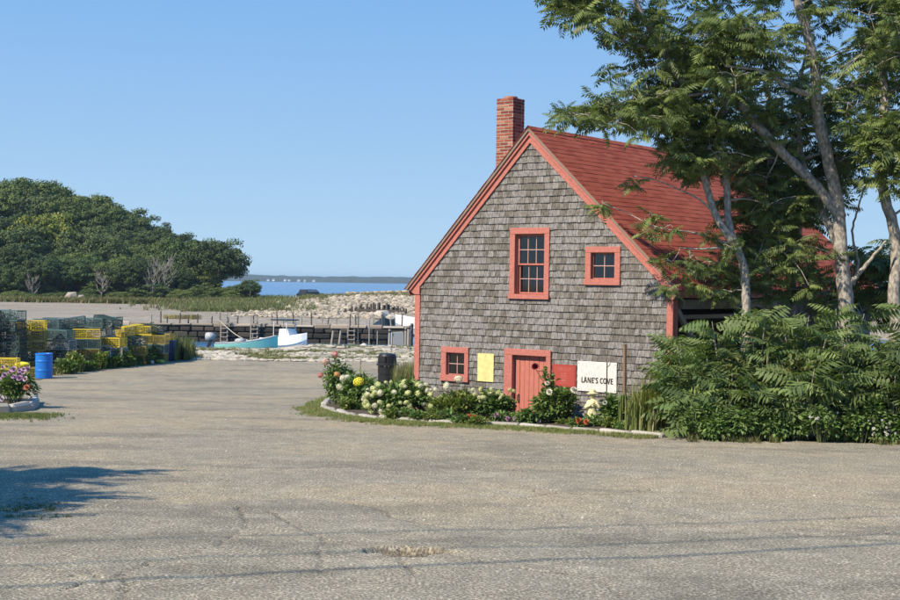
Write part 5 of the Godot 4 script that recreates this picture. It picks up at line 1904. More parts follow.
# limbs: [[ [px, py, depth], ... ], radius at its start, radius at its end]; clumps: [centre, radius, twigs]
func pinnate_tree(called: String, label: String, limbs: Array, clumps: Array, size: Vector2, s: int, group: String, cols: Array) -> Node3D:
	var rg := rng(s)
	var p0: Array = limbs[0][0][0]
	var base := at(p0[0], p0[1], p0[2])
	base.y = gy(base.x, base.z)
	var o := thing(called, label, "tree", base, 0, group)
	var bark := MB.new()
	var nodes := []
	for l in limbs:
		var pts := []
		for q in l[0]: pts.append(at(q[0], q[1], q[2]) - base)
		if l == limbs[0]: pts.push_front(Vector3(pts[0].x * 0.5, -0.2, pts[0].z * 0.5))
		var fine := smooth_line(pts, pts.size() * 5)
		var rad := []
		for i in fine.size():
			var u := float(i) / (fine.size() - 1)
			rad.append(lerpf(l[1], l[2], pow(u, 0.85)) * (1.0 + (0.35 * exp(-u * 14.0) if l == limbs[0] else 0.0)))
			if i > 0 and i < fine.size() - 1: fine[i] += Vector3(rg.randf_range(-1, 1), 0, rg.randf_range(-1, 1)) * 0.012
			if i > fine.size() * 0.25: nodes.append([fine[i], rad[i]])
		bark.tube(fine, rad, 12, Color.WHITE, true, 0.09, s + 3)
	part("trunk", bark.mesh(), o, M.bark)
	var tw := MB.new()
	var xf := []
	var co := []
	var xf2 := []
	var co2 := []
	for c in clumps:
		var ctr: Vector3 = c[0] - base
		var best: Array = nodes[0]
		var bd := 1e9
		for nd in nodes:
			var e: Vector3 = ctr - nd[0]
			var dd := e.length() + maxf(0.0, -e.y) * 0.5
			if dd < bd: bd = dd; best = nd
		var from: Vector3 = best[0]
		var mid := from.lerp(ctr, 0.5) + Vector3(rg.randf_range(-0.1, 0.1), 0.10 * bd, rg.randf_range(-0.1, 0.1))
		var r0 := minf(best[1] * 0.6, 0.010 + 0.012 * bd)
		tw.tube(smooth_line([from, mid, ctr], 5), [r0, r0 * 0.9, r0 * 0.75, r0 * 0.6, r0 * 0.5, 0.006], 6, Color.WHITE, false)
		nodes.append([mid, r0 * 0.7])
		for k in int(c[2]):
			var off = Vector3(rg.randfn(), rg.randfn() * 0.6, rg.randfn()) * c[1] * 0.55
			var tip = ctr + off
			tw.tube([ctr, ctr + off * 0.5 + Vector3(0, 0.04, 0), tip], [0.008, 0.006, 0.004], 5, Color.WHITE, false)
			var hd = (off + (ctr - from) * 0.25)
			var a0 := atan2(hd.x, hd.z)
			var nf := rg.randi_range(5, 8)
			for j in nf:
				var a := a0 + j * 2.39996 + rg.randf_range(-0.3, 0.3)
				var el := rg.randf_range(-0.7, 0.75)
				var dir := Vector3(sin(a) * cos(el), sin(el), cos(a) * cos(el))
				var pp = tip + Vector3(0, -0.02 * j, 0)
				if j % 2: frond_at(xf, co, pp, dir, rg.randf_range(size.x, size.y), rg, cols)
				else: frond_at(xf2, co2, pp, dir, rg.randf_range(size.x, size.y), rg, cols)
	if clumps:
		part("twigs", tw.mesh(), o, M.bark).set_meta("kind", "stuff")
		joined("crown", [[leaf_mesh("frond"), xf, co], [leaf_mesh("frond_b"), xf2, co2]], M.leaf, o)
	return o

func fill(poly: Array, n: int, dlo: float, dhi: float, r: float, twigs: int, s: int) -> Array:
	var rg := rng(s)
	var pp := PackedVector2Array()
	var box := Rect2(poly[0][0], poly[0][1], 0, 0)
	for p in poly:
		pp.append(Vector2(p[0], p[1]))
		box = box.expand(Vector2(p[0], p[1]))
	var o := []
	var tries := 0
	n = int(n * 0.8)
	while o.size() < n and tries < n * 40:
		tries += 1
		var q := Vector2(rg.randf_range(box.position.x, box.end.x), rg.randf_range(box.position.y, box.end.y))
		if not Geometry2D.is_point_in_polygon(q, pp): continue
		o.append([at(q.x, q.y, rg.randf_range(dlo, dhi)), r * rg.randf_range(0.7, 1.3), twigs])
	return o

const TREE_COLS := [Color(0.139, 0.188, 0.062), Color(0.164, 0.213, 0.069), Color(0.119, 0.162, 0.057), Color(0.187, 0.234, 0.077)]

func build_trees() -> void:
	var g := "trees beside the house"
	# the big tree whose trunk leans over the thicket
	var cl := []
	cl += fill([[700, 20], [790, 20], [800, 80], [740, 78], [705, 70]], 20, 23.2, 24.6, 0.45, 4, 901)
	cl += fill([[690, -140], [960, -140], [960, 60], [860, 120], [720, 110], [690, 30]], 105, 23.5, 28.0, 0.6, 4, 902)
	cl += fill([[735, 90], [860, 100], [868, 190], [848, 195], [800, 185], [740, 180]], 50, 25.2, 28.2, 0.55, 4, 903)
	cl += fill([[640, 60], [730, 40], [720, 110], [650, 100]], 22, 24.2, 26.2, 0.5, 4, 904)
	cl += fill([[565, -110], [740, -110], [720, 60], [650, 52], [612, 32], [566, 10]], 58, 23.6, 26.4, 0.5, 4, 905)
	cl += fill([[556, 2], [585, 8], [612, 26], [640, 42], [628, 24], [570, -10]], 10, 24.0, 25.0, 0.3, 3, 906)
	cl += fill([[558, 114], [600, 99], [645, 92], [690, 84], [690, 118], [640, 122], [590, 124]], 30, 23.6, 25.2, 0.36, 4, 907)
	cl += fill([[645, 110], [700, 100], [716, 150], [690, 178], [668, 150]], 20, 24.2, 25.6, 0.4, 4, 908)
	pinnate_tree("ailanthus_tree", "large grey-trunked tree with spreading limbs and feathery leaves over the red roof", [
		[[[846, 330, 25.0], [845, 300, 25.0], [841, 250, 25.0], [838, 210, 25.0], [829, 165, 25.0], [818, 115, 24.9], [815, 70, 24.8], [806, 30, 24.7], [796, -5, 24.6], [785, -70, 24.6]], 0.175, 0.065],
		[[[838, 214, 25.0], [815, 185, 25.0], [785, 155, 25.0], [750, 118, 24.9], [722, 85, 24.8], [690, 84, 24.6], [676, 72, 24.6], [661, 46, 24.5], [640, 10, 24.4], [625, -30, 24.4]], 0.105, 0.045],
		[[[842, 255, 25.0], [826, 220, 25.3], [814, 195, 25.6], [802, 160, 25.9], [799, 120, 26.2], [802, 70, 26.4]], 0.085, 0.035],
		[[[813, 95, 24.8], [800, 92, 24.6], [783, 84, 24.3], [765, 72, 24.0], [745, 68, 23.8], [725, 66, 23.8]], 0.06, 0.02],
		[[[726, 84, 24.8], [706, 92, 24.5], [680, 96, 24.3], [650, 95, 24.2], [615, 105, 24.2], [580, 116, 24.2]], 0.035, 0.012],
		[[[662, 48, 24.5], [640, 46, 24.4], [615, 38, 24.4], [596, 24, 24.4], [575, 10, 24.4]], 0.035, 0.012],
		[[[848, 285, 25.0], [860, 272, 24.9], [874, 255, 24.8], [886, 241, 24.7]], 0.055, 0.02],
		[[[853, 285, 25.2], [858, 262, 25.3], [852, 235, 25.3], [859, 205, 25.3], [866, 180, 25.3]], 0.03, 0.014]],
		cl, Vector2(0.19, 0.40), 911, g, TREE_COLS)
	# forked tree in front of the eave
	cl = fill([[690, 115], [735, 100], [735, 150], [695, 165]], 20, 24.4, 26.0, 0.4, 4, 912)
	cl += fill([[720, 165], [790, 172], [806, 230], [808, 292], [730, 296], [706, 285], [730, 235]], 58, 24.8, 27.0, 0.5, 4, 913)
	for q in [[634, 177, 24.6, 0.12], [655, 229, 24.4, 0.16], [668, 226, 24.4, 0.16], [602, 203, 24.8, 0.08], [672, 262, 24.3, 0.14], [690, 258, 24.3, 0.2], [697, 275, 24.3, 0.2], [712, 262, 24.4, 0.22], [668, 284, 24.2, 0.1], [720, 245, 24.6, 0.25], [650, 214, 24.5, 0.1], [704, 235, 24.5, 0.16]]:
		cl.append([at(q[0], q[1], q[2]), q[3], 2])
	pinnate_tree("ailanthus_tree", "forked grey tree with pale dead twigs standing right before the red eave", [
		[[[746, 330, 24.8], [746, 300, 24.8], [744, 268, 24.8], [735, 246, 24.8], [716, 216, 24.8], [704, 180, 24.8], [695, 148, 24.8], [687, 112, 24.7], [682, 75, 24.7]], 0.115, 0.04],
		[[[738, 250, 24.8], [729, 225, 24.9], [727, 190, 25.0], [722, 150, 25.0], [724, 105, 25.0], [730, 60, 25.0]], 0.075, 0.03],
		[[[742, 262, 24.8], [733, 250, 24.6], [720, 248, 24.5], [702, 249, 24.4], [680, 248, 24.4]], 0.03, 0.012],
		[[[716, 216, 24.8], [700, 200, 24.7], [680, 190, 24.6], [655, 180, 24.6], [634, 176, 24.6]], 0.02, 0.008],
		[[[735, 246, 24.8], [710, 238, 24.6], [690, 232, 24.5], [660, 228, 24.4], [625, 212, 24.6], [602, 203, 24.7]], 0.018, 0.007]],
		cl, Vector2(0.17, 0.35), 914, g, TREE_COLS)
	cl = fill([[745, 120], [800, 130], [800, 260], [752, 260]], 26, 26.2, 28.0, 0.5, 4, 915)
	pinnate_tree("ailanthus_tree", "slim straight grey tree between the forked tree and the big trunk", [
		[[[766, 330, 26.0], [766, 300, 26.0], [765, 250, 26.0], [766, 200, 26.1], [770, 150, 26.3], [768, 90, 26.6]], 0.10, 0.04]], cl, Vector2(0.20, 0.38), 916, g, TREE_COLS)
	cl = fill([[775, 170], [825, 180], [815, 240], [780, 260]], 18, 26.6, 28.4, 0.5, 4, 917)
	pinnate_tree("ailanthus_tree", "thin young tree close behind the big leaning trunk", [
		[[[792, 330, 26.6], [793, 300, 26.6], [794, 270, 26.6], [800, 230, 26.8], [804, 190, 27.0]], 0.075, 0.035]], cl, Vector2(0.20, 0.38), 918, g, TREE_COLS)
	cl = fill([[868, 115], [910, 112], [905, 185], [880, 180]], 18, 23.6, 24.6, 0.32, 4, 919)
	cl += fill([[850, -60], [1010, -80], [1010, 130], [870, 120]], 60, 24.2, 27.5, 0.6, 4, 920)
	cl += fill([[930, 120], [1010, 120], [1010, 230], [930, 230]], 20, 24.2, 26.5, 0.6, 4, 921)
	pinnate_tree("ailanthus_tree", "dark-trunked tree standing past the big leaning trunk with a crooked stem", [
		[[[896, 330, 25.0], [894, 290, 25.0], [897, 250, 25.0], [893, 225, 25.0], [884, 195, 25.0], [881, 150, 25.0], [884, 100, 25.0], [882, 40, 25.0], [888, -30, 25.0]], 0.145, 0.06],
		[[[884, 200, 25.0], [876, 175, 24.7], [880, 155, 24.4], [890, 140, 24.1]], 0.05, 0.02]], cl, Vector2(0.24, 0.46), 922, g, TREE_COLS)
	# darker growth behind, closing the view toward the far end of the house
	cl = fill([[850, 252], [960, 250], [960, 310], [845, 310]], 40, 29.0, 31.5, 0.6, 4, 923)
	pinnate_tree("ailanthus_tree", "low bushy tree filling the gap behind the dark-trunked tree", [
		[[[905, 330, 30.0], [900, 300, 30.0], [885, 275, 30.0]], 0.09, 0.03], [[[903, 305, 30.0], [925, 280, 30.0]], 0.05, 0.02]], cl, Vector2(0.35, 0.55), 924, g, TREE_COLS)
	# roadside tree out of view that throws its shade across the yard's edge
	var c2 := []
	var rg := rng(930)
	for i in 210:
		var dv := Vector3(rg.randfn(), rg.randfn() * 0.6, rg.randfn()).normalized() * pow(rg.randf(), 0.4)
		c2.append([Vector3(-10.2, 4.0, -8.9) + dv * Vector3(2.4, 1.3, 3.3), 0.5, 4])
	for i in 14: c2.append([Vector3(-9.8, 4.3, -10.8).lerp(Vector3(-8.2, 4.2, -12.5), i / 13.0), 0.28, 3])
	var rt := [[[[-954.0, 460, 10.4], [-941.0, 200, 10.4], [-928.0, 0, 10.4]], 0.16, 0.08]]
	pinnate_tree("roadside_tree", "leafy roadside tree shading the corner of the gravel yard", rt, c2, Vector2(0.4, 0.6), 931, "", TREE_COLS)

# ---------------------------------------------------------------- sumac thicket
func build_thicket() -> void:
	var rg := rng(950)
	var spots := [[4.35, -23.3, 1.55], [4.75, -22.85, 1.2], [4.9, -23.7, 2.0], [5.3, -22.7, 1.15], [5.45, -23.3, 1.75], [5.5, -24.2, 2.15], [5.95, -22.6, 1.25], [6.1, -23.2, 1.85], [6.2, -24.1, 2.15], [6.65, -22.5, 1.3], [6.75, -23.1, 1.95], [6.9, -23.9, 2.25], [7.35, -22.4, 1.55], [7.45, -23.0, 2.05], [7.65, -23.8, 2.35], [8.05, -22.4, 1.75], [8.15, -23.1, 2.2], [8.8, -22.7, 2.2], [9.6, -23.2, 2.3], [4.25, -22.9, 0.85], [4.05, -23.5, 1.25], [4.3, -24.1, 1.75], [4.6, -24.3, 1.9]]
	for sp in spots:
		var pos := Vector3(sp[0], gy(sp[0], sp[1]), sp[1])
		var o := thing("sumac_shrub", "leggy green shrub with feathery leaves in the thicket beside the house", "shrub", pos, 0, "feathery shrubs of the thicket")
		var st := MB.new()
		var xf := []
		var co := []
		var xf2 := []
		var co2 := []
		var h: float = sp[2]
		for k in 7:
			var a := rg.randf() * TAU
			var hh := h * rg.randf_range(0.45, 1.0)
			var lean := Vector3(cos(a), 0, sin(a)) * rg.randf_range(0.1, 0.5) * h * 0.5
			var tip := lean + Vector3(0, hh, 0)
			st.tube(smooth_line([Vector3(lean.x * 0.2, -0.08, lean.z * 0.2), lean * 0.5 + Vector3(0, hh * 0.5, 0), tip], 5), [0.022, 0.02, 0.018, 0.015, 0.012, 0.008], 6)
			for j in 13:
				var u := 1.0 - 0.62 * pow(float(j) / 13.0, 1.2)
				var p := lean * u + Vector3(0, hh * u, 0)
				var aa := j * 2.39996 + k
				var el := rg.randf_range(-0.15, 0.6)
				var dir := Vector3(sin(aa) * cos(el), sin(el), cos(aa) * cos(el))
				if j % 3: frond_at(xf, co, p, dir, rg.randf_range(0.32, 0.64), rg, [Color(0.161, 0.224, 0.081), Color(0.140, 0.201, 0.075), Color(0.185, 0.249, 0.091)])
				else: frond_at(xf2, co2, p, dir, rg.randf_range(0.4, 0.62), rg, [Color(0.138, 0.201, 0.076), Color(0.163, 0.226, 0.084)])
		part("stem", st.mesh(), o, M.bark)
		joined("leaves", [[leaf_mesh("frond"), xf, co], [leaf_mesh("frond_b"), xf2, co2]], M.leaf, o)
	for k in 9:
		var x := 4.5 + k * 0.52 + rg.randf_range(-0.15, 0.15)
		var z := -22.75 + rg.randf_range(-0.5, 0.1)
		bush("thicket_shrub", "broad-leaved green shrub growing among the feathery shrubs of the thicket", Vector3(x, gy(x, z), z), Vector3(0.34, rg.randf_range(0.5, 0.85), 0.28), 360, 0.14, [Color(0.10, 0.13, 0.045), Color(0.13, 0.16, 0.055), Color(0.17, 0.17, 0.06)], 985 + k, [], "broad-leaved shrubs of the thicket", 0.3)
	# bindweed and low growth along the edge of the gravel
	for i in 17:
		var x := 4.15 + i * 0.32 + rg.randf_range(-0.08, 0.08)
		var z := -22.45 + rg.randf_range(-0.15, 0.2) + 0.05 * i
		z = minf(z, -22.05)
		var F := []
		if i > 5 and i < 13:
			for k in 5: F.append([Vector3(rg.randf_range(-0.25, 0.25), rg.randf_range(0.15, 0.55), rg.randf_range(0.1, 0.22)), rg.randf_range(0.018, 0.034), Color(0.78, 0.77, 0.72), "bloom"])
		var tall := rg.randf_range(0.22, 0.40)
		bush("bindweed_plant", "low leafy bindweed with white blooms along the foot of the thicket" if F else "low leafy weed along the foot of the thicket", Vector3(x, gy(x, z), z), Vector3(0.30, tall, 0.24), 420, 0.085, GREENS, 960 + i, F, "low plants along the thicket")
	var places := []
	for i in 1100:
		var x := rg.randf_range(3.9, 9.6)
		var z := -22.3 + rg.randfn() * 0.22 + 0.03 * x
		if noise2.get_noise_2d(x * 30, z * 10) < 0.08: continue
		places.append(Vector3(x, gy(x, z), z))
	tufts("weeds", "thin dry grass along the foot of the thicket", places, Vector2(0.04, 0.18), 1.0, [Color(0.14, 0.15, 0.05), Color(0.24, 0.21, 0.10), Color(0.10, 0.13, 0.04)], 73)

# ---------------------------------------------------------------- lobster traps
var trap_parts := {}
func trap_mesh(which: String) -> ArrayMesh:
	if trap_parts.has(which): return trap_parts[which]
	var m := MB.new()
	var L := 0.5
	var H := 0.37
	var D := 0.27
	if which == "frame":
		for y in [0.01, H - 0.01]:
			for z in [-D, D]: m.bar(Vector3(-L, y, z), Vector3(L, y, z), 0.022, 0.022)
			for x in [-L, L]: m.bar(Vector3(x, y, -D), Vector3(x, y, D), 0.022, 0.022)
		for x in [-L, 0.0, L]:
			for z in [-D, D]: m.bar(Vector3(x, 0, z), Vector3(x, H, z), 0.022, 0.022)
	elif which == "wire":
		for z in [-D, D]:
			for i in 17: m.bar(Vector3(-L + i * 0.0625, 0, z), Vector3(-L + i * 0.0625, H, z), 0.009, 0.009)
			for j in 6: m.bar(Vector3(-L, 0.035 + j * 0.06, z), Vector3(L, 0.035 + j * 0.06, z), 0.009, 0.009)
		for y in [0.0, H]:
			for i in 17: m.bar(Vector3(-L + i * 0.0625, y, -D), Vector3(-L + i * 0.0625, y, D), 0.009, 0.009)
			for j in 8: m.bar(Vector3(-L, y, -D + 0.035 + j * 0.067), Vector3(L, y, -D + 0.035 + j * 0.067), 0.009, 0.009)
		for x in [-L, L]:
			for j in 8: m.bar(Vector3(x, 0, -D + 0.035 + j * 0.067), Vector3(x, H, -D + 0.035 + j * 0.067), 0.009, 0.009)
			for j in 6: m.bar(Vector3(x, 0.035 + j * 0.06, -D), Vector3(x, 0.035 + j * 0.06, D), 0.009, 0.009)
	elif which == "netting":          # twine funnels inside
		for sx in [-0.25, 0.22]:
			for k in 7:
				var a := TAU * k / 7.0
				var ring := Vector3(sx + cos(a) * 0.07, 0.18 + sin(a) * 0.07, 0.02)
				m.bar(Vector3(sx + cos(a) * 0.21, 0.18 + sin(a) * 0.16, 0.25), ring, 0.02, 0.02)
				m.bar(ring, Vector3(sx + cos(a + 0.9) * 0.07, 0.18 + sin(a + 0.9) * 0.07, 0.02), 0.012, 0.012)
				m.bar(Vector3(sx + cos(a) * 0.14, 0.18 + sin(a) * 0.115, 0.14), Vector3(sx + cos(a + 0.9) * 0.14, 0.18 + sin(a + 0.9) * 0.115, 0.14), 0.012, 0.012)
	elif which == "runner":
		for z in [-0.2, 0.2]: m.box(Vector3(0, 0.032, z), Vector3(0.98, 0.04, 0.05))
		m.box(Vector3(0.1, 0.06, -0.1), Vector3(0.2, 0.06, 0.1))
		m.box(Vector3(-0.2, 0.06, -0.12), Vector3(0.2, 0.06, 0.1))
	elif which == "rope":
		for k in 5:
			var a := k * 1.1
			m.tube([Vector3(-0.35 + k * 0.12, 0.10, 0.1 - k * 0.05), Vector3(-0.2 + k * 0.11, 0.2 + 0.08 * sin(a), 0.05), Vector3(0.05 + k * 0.07, 0.12 + 0.05 * cos(a), -0.1)], [0.018, 0.018, 0.018], 5, Color.WHITE, false)
	trap_parts[which] = m.mesh()
	return trap_parts[which]

var trap_protos := {}
func trap(kind: String, pos: Vector3, turn: float, rg: RandomNumberGenerator, tilt := 0.0, label := "") -> Node3D:
	if not trap_protos.has(kind):
		var spec: Array = {"green": ["dark green wire lobster trap in the big trap pile", M.wire_green, M.twine], "teal": ["teal wire lobster trap in the big trap pile", M.wire_teal, M.twine_dark], "yellow": ["bright yellow wire lobster trap in the big trap pile", M.wire_yellow, M.twine_dark], "olive": ["dull mustard wire lobster trap in the big trap pile", M.wire_olive, M.twine_dark], "grey": ["pale grey wire lobster trap in the big trap pile", M.wire_grey, M.twine]}[kind]
		var o := thing("lobster_trap", spec[0], "lobster trap", pos, turn, kind + " lobster traps")
		part("frame", trap_mesh("frame"), o, spec[1])
		part("wire_mesh", trap_mesh("wire"), o, spec[1])
		part("netting", trap_mesh("netting"), o, spec[2])
		part("runner", trap_mesh("runner"), o, M.grey_wood if kind == "olive" else M.dark_wood)
		part("rope", trap_mesh("rope"), o, M.wire_yellow if kind in ["yellow", "olive"] else M.twine_dark)
		trap_protos[kind] = o
		if label: o.set_meta("label", label)
		o.rotation.z = tilt
		return o
	var c := copy_of(trap_protos[kind], pos, turn)
	var lab: String = {"green": "dark green wire lobster trap in the big trap pile", "teal": "teal wire lobster trap in the big trap pile", "yellow": "bright yellow wire lobster trap in the big trap pile", "olive": "dull mustard wire lobster trap in the big trap pile", "grey": "pale grey wire lobster trap in the big trap pile"}[kind]
	c.set_meta("label", label if label else lab)
	c.rotation.z = tilt
	return c

func build_traps() -> void:
	var rg := rng(1200)
	var cols := [
		[-42, 49.0, "green green teal green green green"], [-15, 49.4, "green green green green teal green"], [11, 49.8, "green green green green green teal"], [34, 50.6, "olive green olive olive yellow"],
		[61, 51.6, "teal green grey teal"], [88, 52.6, "green olive teal yellow"], [113, 54.0, "green grey yellow"], [135, 55.4, "olive olive green"], [156, 56.8, "olive teal olive"],
		[-30, 50.6, "green green green teal green"], [-4, 51.0, "teal green green green teal grey"], [22, 51.5, "green teal green green grey"], [47, 52.2, "green teal green grey teal"], [72, 53.0, "green teal green teal grey"],
		[97, 54.2, "teal green green grey teal"], [121, 55.6, "green grey teal grey"], [143, 57.0, "teal green green yellow"], [163, 58.4, "green olive olive"],
		[58, 53.8, "green green teal green teal"], [84, 54.8, "teal green green teal grey"], [108, 56.2, "green green teal grey teal"], [130, 57.6, "green green grey teal"]]
	for c in cols:
		var x: float = (c[0] - 450.0) / FOCAL * c[1]
		var y := gy(x, -c[1]) + 0.01
		var turn := rg.randf_range(-0.3, 0.2) - 0.05
		for k in c[2].split(" "):
			trap(k, Vector3(x + rg.randf_range(-0.05, 0.05), y, -c[1] + rg.randf_range(-0.06, 0.06)), turn + rg.randf_range(-0.14, 0.14), rg)
			y += 0.381
	for t in [[70, 52.4, 4, 0.35, 0.16, "teal"], [104, 53.6, 4, -0.5, -0.2, "green"], [128, 55.0, 3, 0.9, 0.12, "yellow"], [150, 56.6, 3, 1.2, -0.14, "green"]]:
		var tx: float = (t[0] - 450.0) / FOCAL * t[1]
		trap(t[5], Vector3(tx, gy(tx, -t[1]) + t[2] * 0.381 + 0.06, -t[1] - 0.5), t[3], rg, t[4], "%s lobster trap lying askew on top of the big trap pile" % {"teal": "teal", "green": "dark green", "yellow": "bright yellow", "grey": "pale grey"}[t[5]])
	# floats and coils of rope lying on the pile
	for k in 12:
		var bx := lerpf(56, 160, k / 11.0) + rg.randf_range(-4, 4)
		var bd := lerpf(50.7, 56.3, k / 11.0)
		var wx := (bx - 450.0) / FOCAL * bd
		var hue: Array = [["orange", Color(0.75, 0.24, 0.04)], ["white", Color(0.74, 0.72, 0.66)], ["lime", Color(0.45, 0.55, 0.12)]][k % 3]
		var fb := thing("trap_float", "small %s trap float lying at the foot of the trap pile" % hue[0], "float", Vector3(wx, gy(wx, -bd) + 0.07, -bd), rg.randf() * TAU, hue[0] + " trap floats")
		var fm := MB.new()
		fm.lathe(Vector3.ZERO, [Vector2(0, -0.19), Vector2(0.05, -0.18), Vector2(0.075, -0.12), Vector2(0.075, 0.10), Vector2(0.045, 0.18), Vector2(0, 0.19)], 12)
		part("body", fm.mesh(), fb, petals(hue[1]), Transform3D(Basis(Vector3.RIGHT, PI / 2), Vector3.ZERO))
		fm = MB.new()
		fm.tube([Vector3(0, 0, -0.25), Vector3(0, 0, 0.32)], [0.015, 0.015], 6)
		part("spindle", fm.mesh(), fb, M.grey_wood)
	# loose ones in front
	var p := on_flat(29, 378)
	trap("olive", p, 0.1, rg, 0.0, "mustard wire lobster trap on the ground beside the blue drum")
	p = on_flat(2, 380)
	trap("yellow", p, 0.15, rg, 0.0, "yellow wire lobster trap on the ground behind the purple flowers")
	trap("yellow", p + Vector3(0.05, 0.381, 0.02), 0.1, rg, 0.0, "yellow wire lobster trap stacked on another behind the purple flowers")
	# small heap on the quay
	for k in 5:
		var q := at(170 + k * 6, 315, 117)
		trap(["olive", "grey", "olive", "green", "olive"][k], Vector3(q.x + k * 0.02, gy(q.x, -117) - 0.02 + (0.0 if k != 4 else 0.0), -117 - (k % 2) * 0.9), 0.2 * k, rg, 0.0, ["mustard trap at the end of the heap on the stone quay", "grey trap in the heap on the stone quay", "mustard trap in the heap on the stone quay", "dark trap in the heap on the stone quay", "mustard trap in the heap on the stone quay"][k])
	# buoy resting on the loose trap
	var b := MB.new()
	b.lathe(Vector3(0, 0, 0), [Vector2(0, -0.13), Vector2(0.10, -0.12), Vector2(0.17, -0.05), Vector2(0.18, 0.03), Vector2(0.13, 0.10), Vector2(0, 0.13)], 16)
	var o := thing("buoy", "bright yellow rounded buoy resting on the mustard trap by the drum", "buoy", on_flat(29, 378) + Vector3(-0.22, 0.475, 0.05))
	part("float", b.mesh(), o, petals(Color(0.80, 0.70, 0.05)), Transform3D(Basis.from_scale(Vector3(1.45, 0.75, 1.0)), Vector3.ZERO))
	b = MB.new()
	b.tube([Vector3(0.2, 0.0, 0), Vector3(0.27, -0.03, 0.04), Vector3(0.3, -0.09, 0.1)], [0.012, 0.012, 0.012], 6)
	part("rope", b.mesh(), o, M.rope)
	# drums
	drum("blue plastic drum standing before the lobster traps", on_flat(44, 378.5), M.blue_plastic)
	drum("dark navy plastic drum behind the last lobster traps", Vector3((162.5 - 450.0) / FOCAL * 57.6 + 0.25, -1.98, -58.0), M.navy_plastic)
	# pipe frame
	var fp := on_flat(105.5, 367)
	o = thing("pipe_frame", "pale upright pipe frame standing before the lobster traps", "frame", fp)
	for x in [-0.2, 0.2]:
		b = MB.new()
		b.tube([Vector3(x, -0.05, 0), Vector3(x, 0.84, 0)], [0.022, 0.022], 8)
		part("post", b.mesh(), o, M.boat_grey)
	b = MB.new()
	b.tube([Vector3(-0.2, 0.84, 0), Vector3(0.2, 0.84, 0)], [0.022, 0.022], 8)
	part("rail", b.mesh(), o, M.boat_grey)
	# weeds growing along the pile
	var places := []
	for k in 9:
		var u := (k + 0.5) / 9.0
		var x := lerpf(-14.2, -12.3, u) + rg.randf_range(-0.2, 0.2)
		var d := lerpf(49.0, 57.0, u)
		bush("weed_plant", "leafy green weed growing against the lobster traps", Vector3(x, gy(x, -d), -d), Vector3(0.4, rg.randf_range(0.2, 0.42), 0.3), 260, 0.14, LIME if k % 2 else GREENS, 870 + k, [], "weeds along the trap pile", 0.6)
	for i in 420:
		var u := rg.randf()
		var x := lerpf(-14.3, -12.2, u) + rg.randf_range(-0.3, 0.3)
		var d := lerpf(49.2, 57.4, u) + rg.randf_range(-0.9, 0.5)
		places.append(Vector3(x, gy(x, -d), -d))
	tufts("weeds", "tall weeds growing along the foot of the trap pile", places, Vector2(0.15, 0.5), 0.6, [Color(0.10, 0.14, 0.04), Color(0.17, 0.18, 0.06), Color(0.07, 0.10, 0.03)], 74)
	places = []
	for i in 420:
		var x := rg.randfn() * 0.35 - 12.0
		var d := 59.2 + rg.randfn() * 0.6
		places.append(Vector3(x, gy(x, -d), -d))
	tufts("tall_grass", "tall green grass clump at the end of the trap pile", places, Vector2(0.5, 1.25), 0.4, [Color(0.13, 0.17, 0.06), Color(0.18, 0.20, 0.08), Color(0.10, 0.13, 0.05)], 75)

func on_flat(px: float, py: float) -> Vector3:
	var r := cam_basis * Vector3((px - 450.0) / FOCAL, -(py - 300.0) / FOCAL, -1.0)
	r /= -r.z
	var d := (EYE + 1.98) / -r.y
	for i in 6: d = (EYE - gy(r.x * d, -d)) / -r.y
	return Vector3(r.x * d, gy(r.x * d, -d), -d)

func drum(label: String, pos: Vector3, m: Material) -> void:
	var o := thing("plastic_drum", label, "drum", pos)
	var b := MB.new()
	b.lathe(Vector3.ZERO, [Vector2(0, 0.0), Vector2(0.26, 0.0), Vector2(0.285, 0.03), Vector2(0.29, 0.25), Vector2(0.298, 0.27), Vector2(0.298, 0.31), Vector2(0.29, 0.33), Vector2(0.29, 0.57), Vector2(0.298, 0.59), Vector2(0.298, 0.63), Vector2(0.29, 0.65), Vector2(0.288, 0.82), Vector2(0.30, 0.84), Vector2(0.30, 0.875), Vector2(0.275, 0.885), Vector2(0.262, 0.865), Vector2(0, 0.862)], 32)
	part("barrel", b.mesh(), o, m)
	b = MB.new()
	b.lathe(Vector3(0.16, 0.862, 0.05), [Vector2(0.035, 0), Vector2(0.035, 0.018), Vector2(0, 0.02)], 12)
	part("bung", b.mesh(), o, M.boat_white)

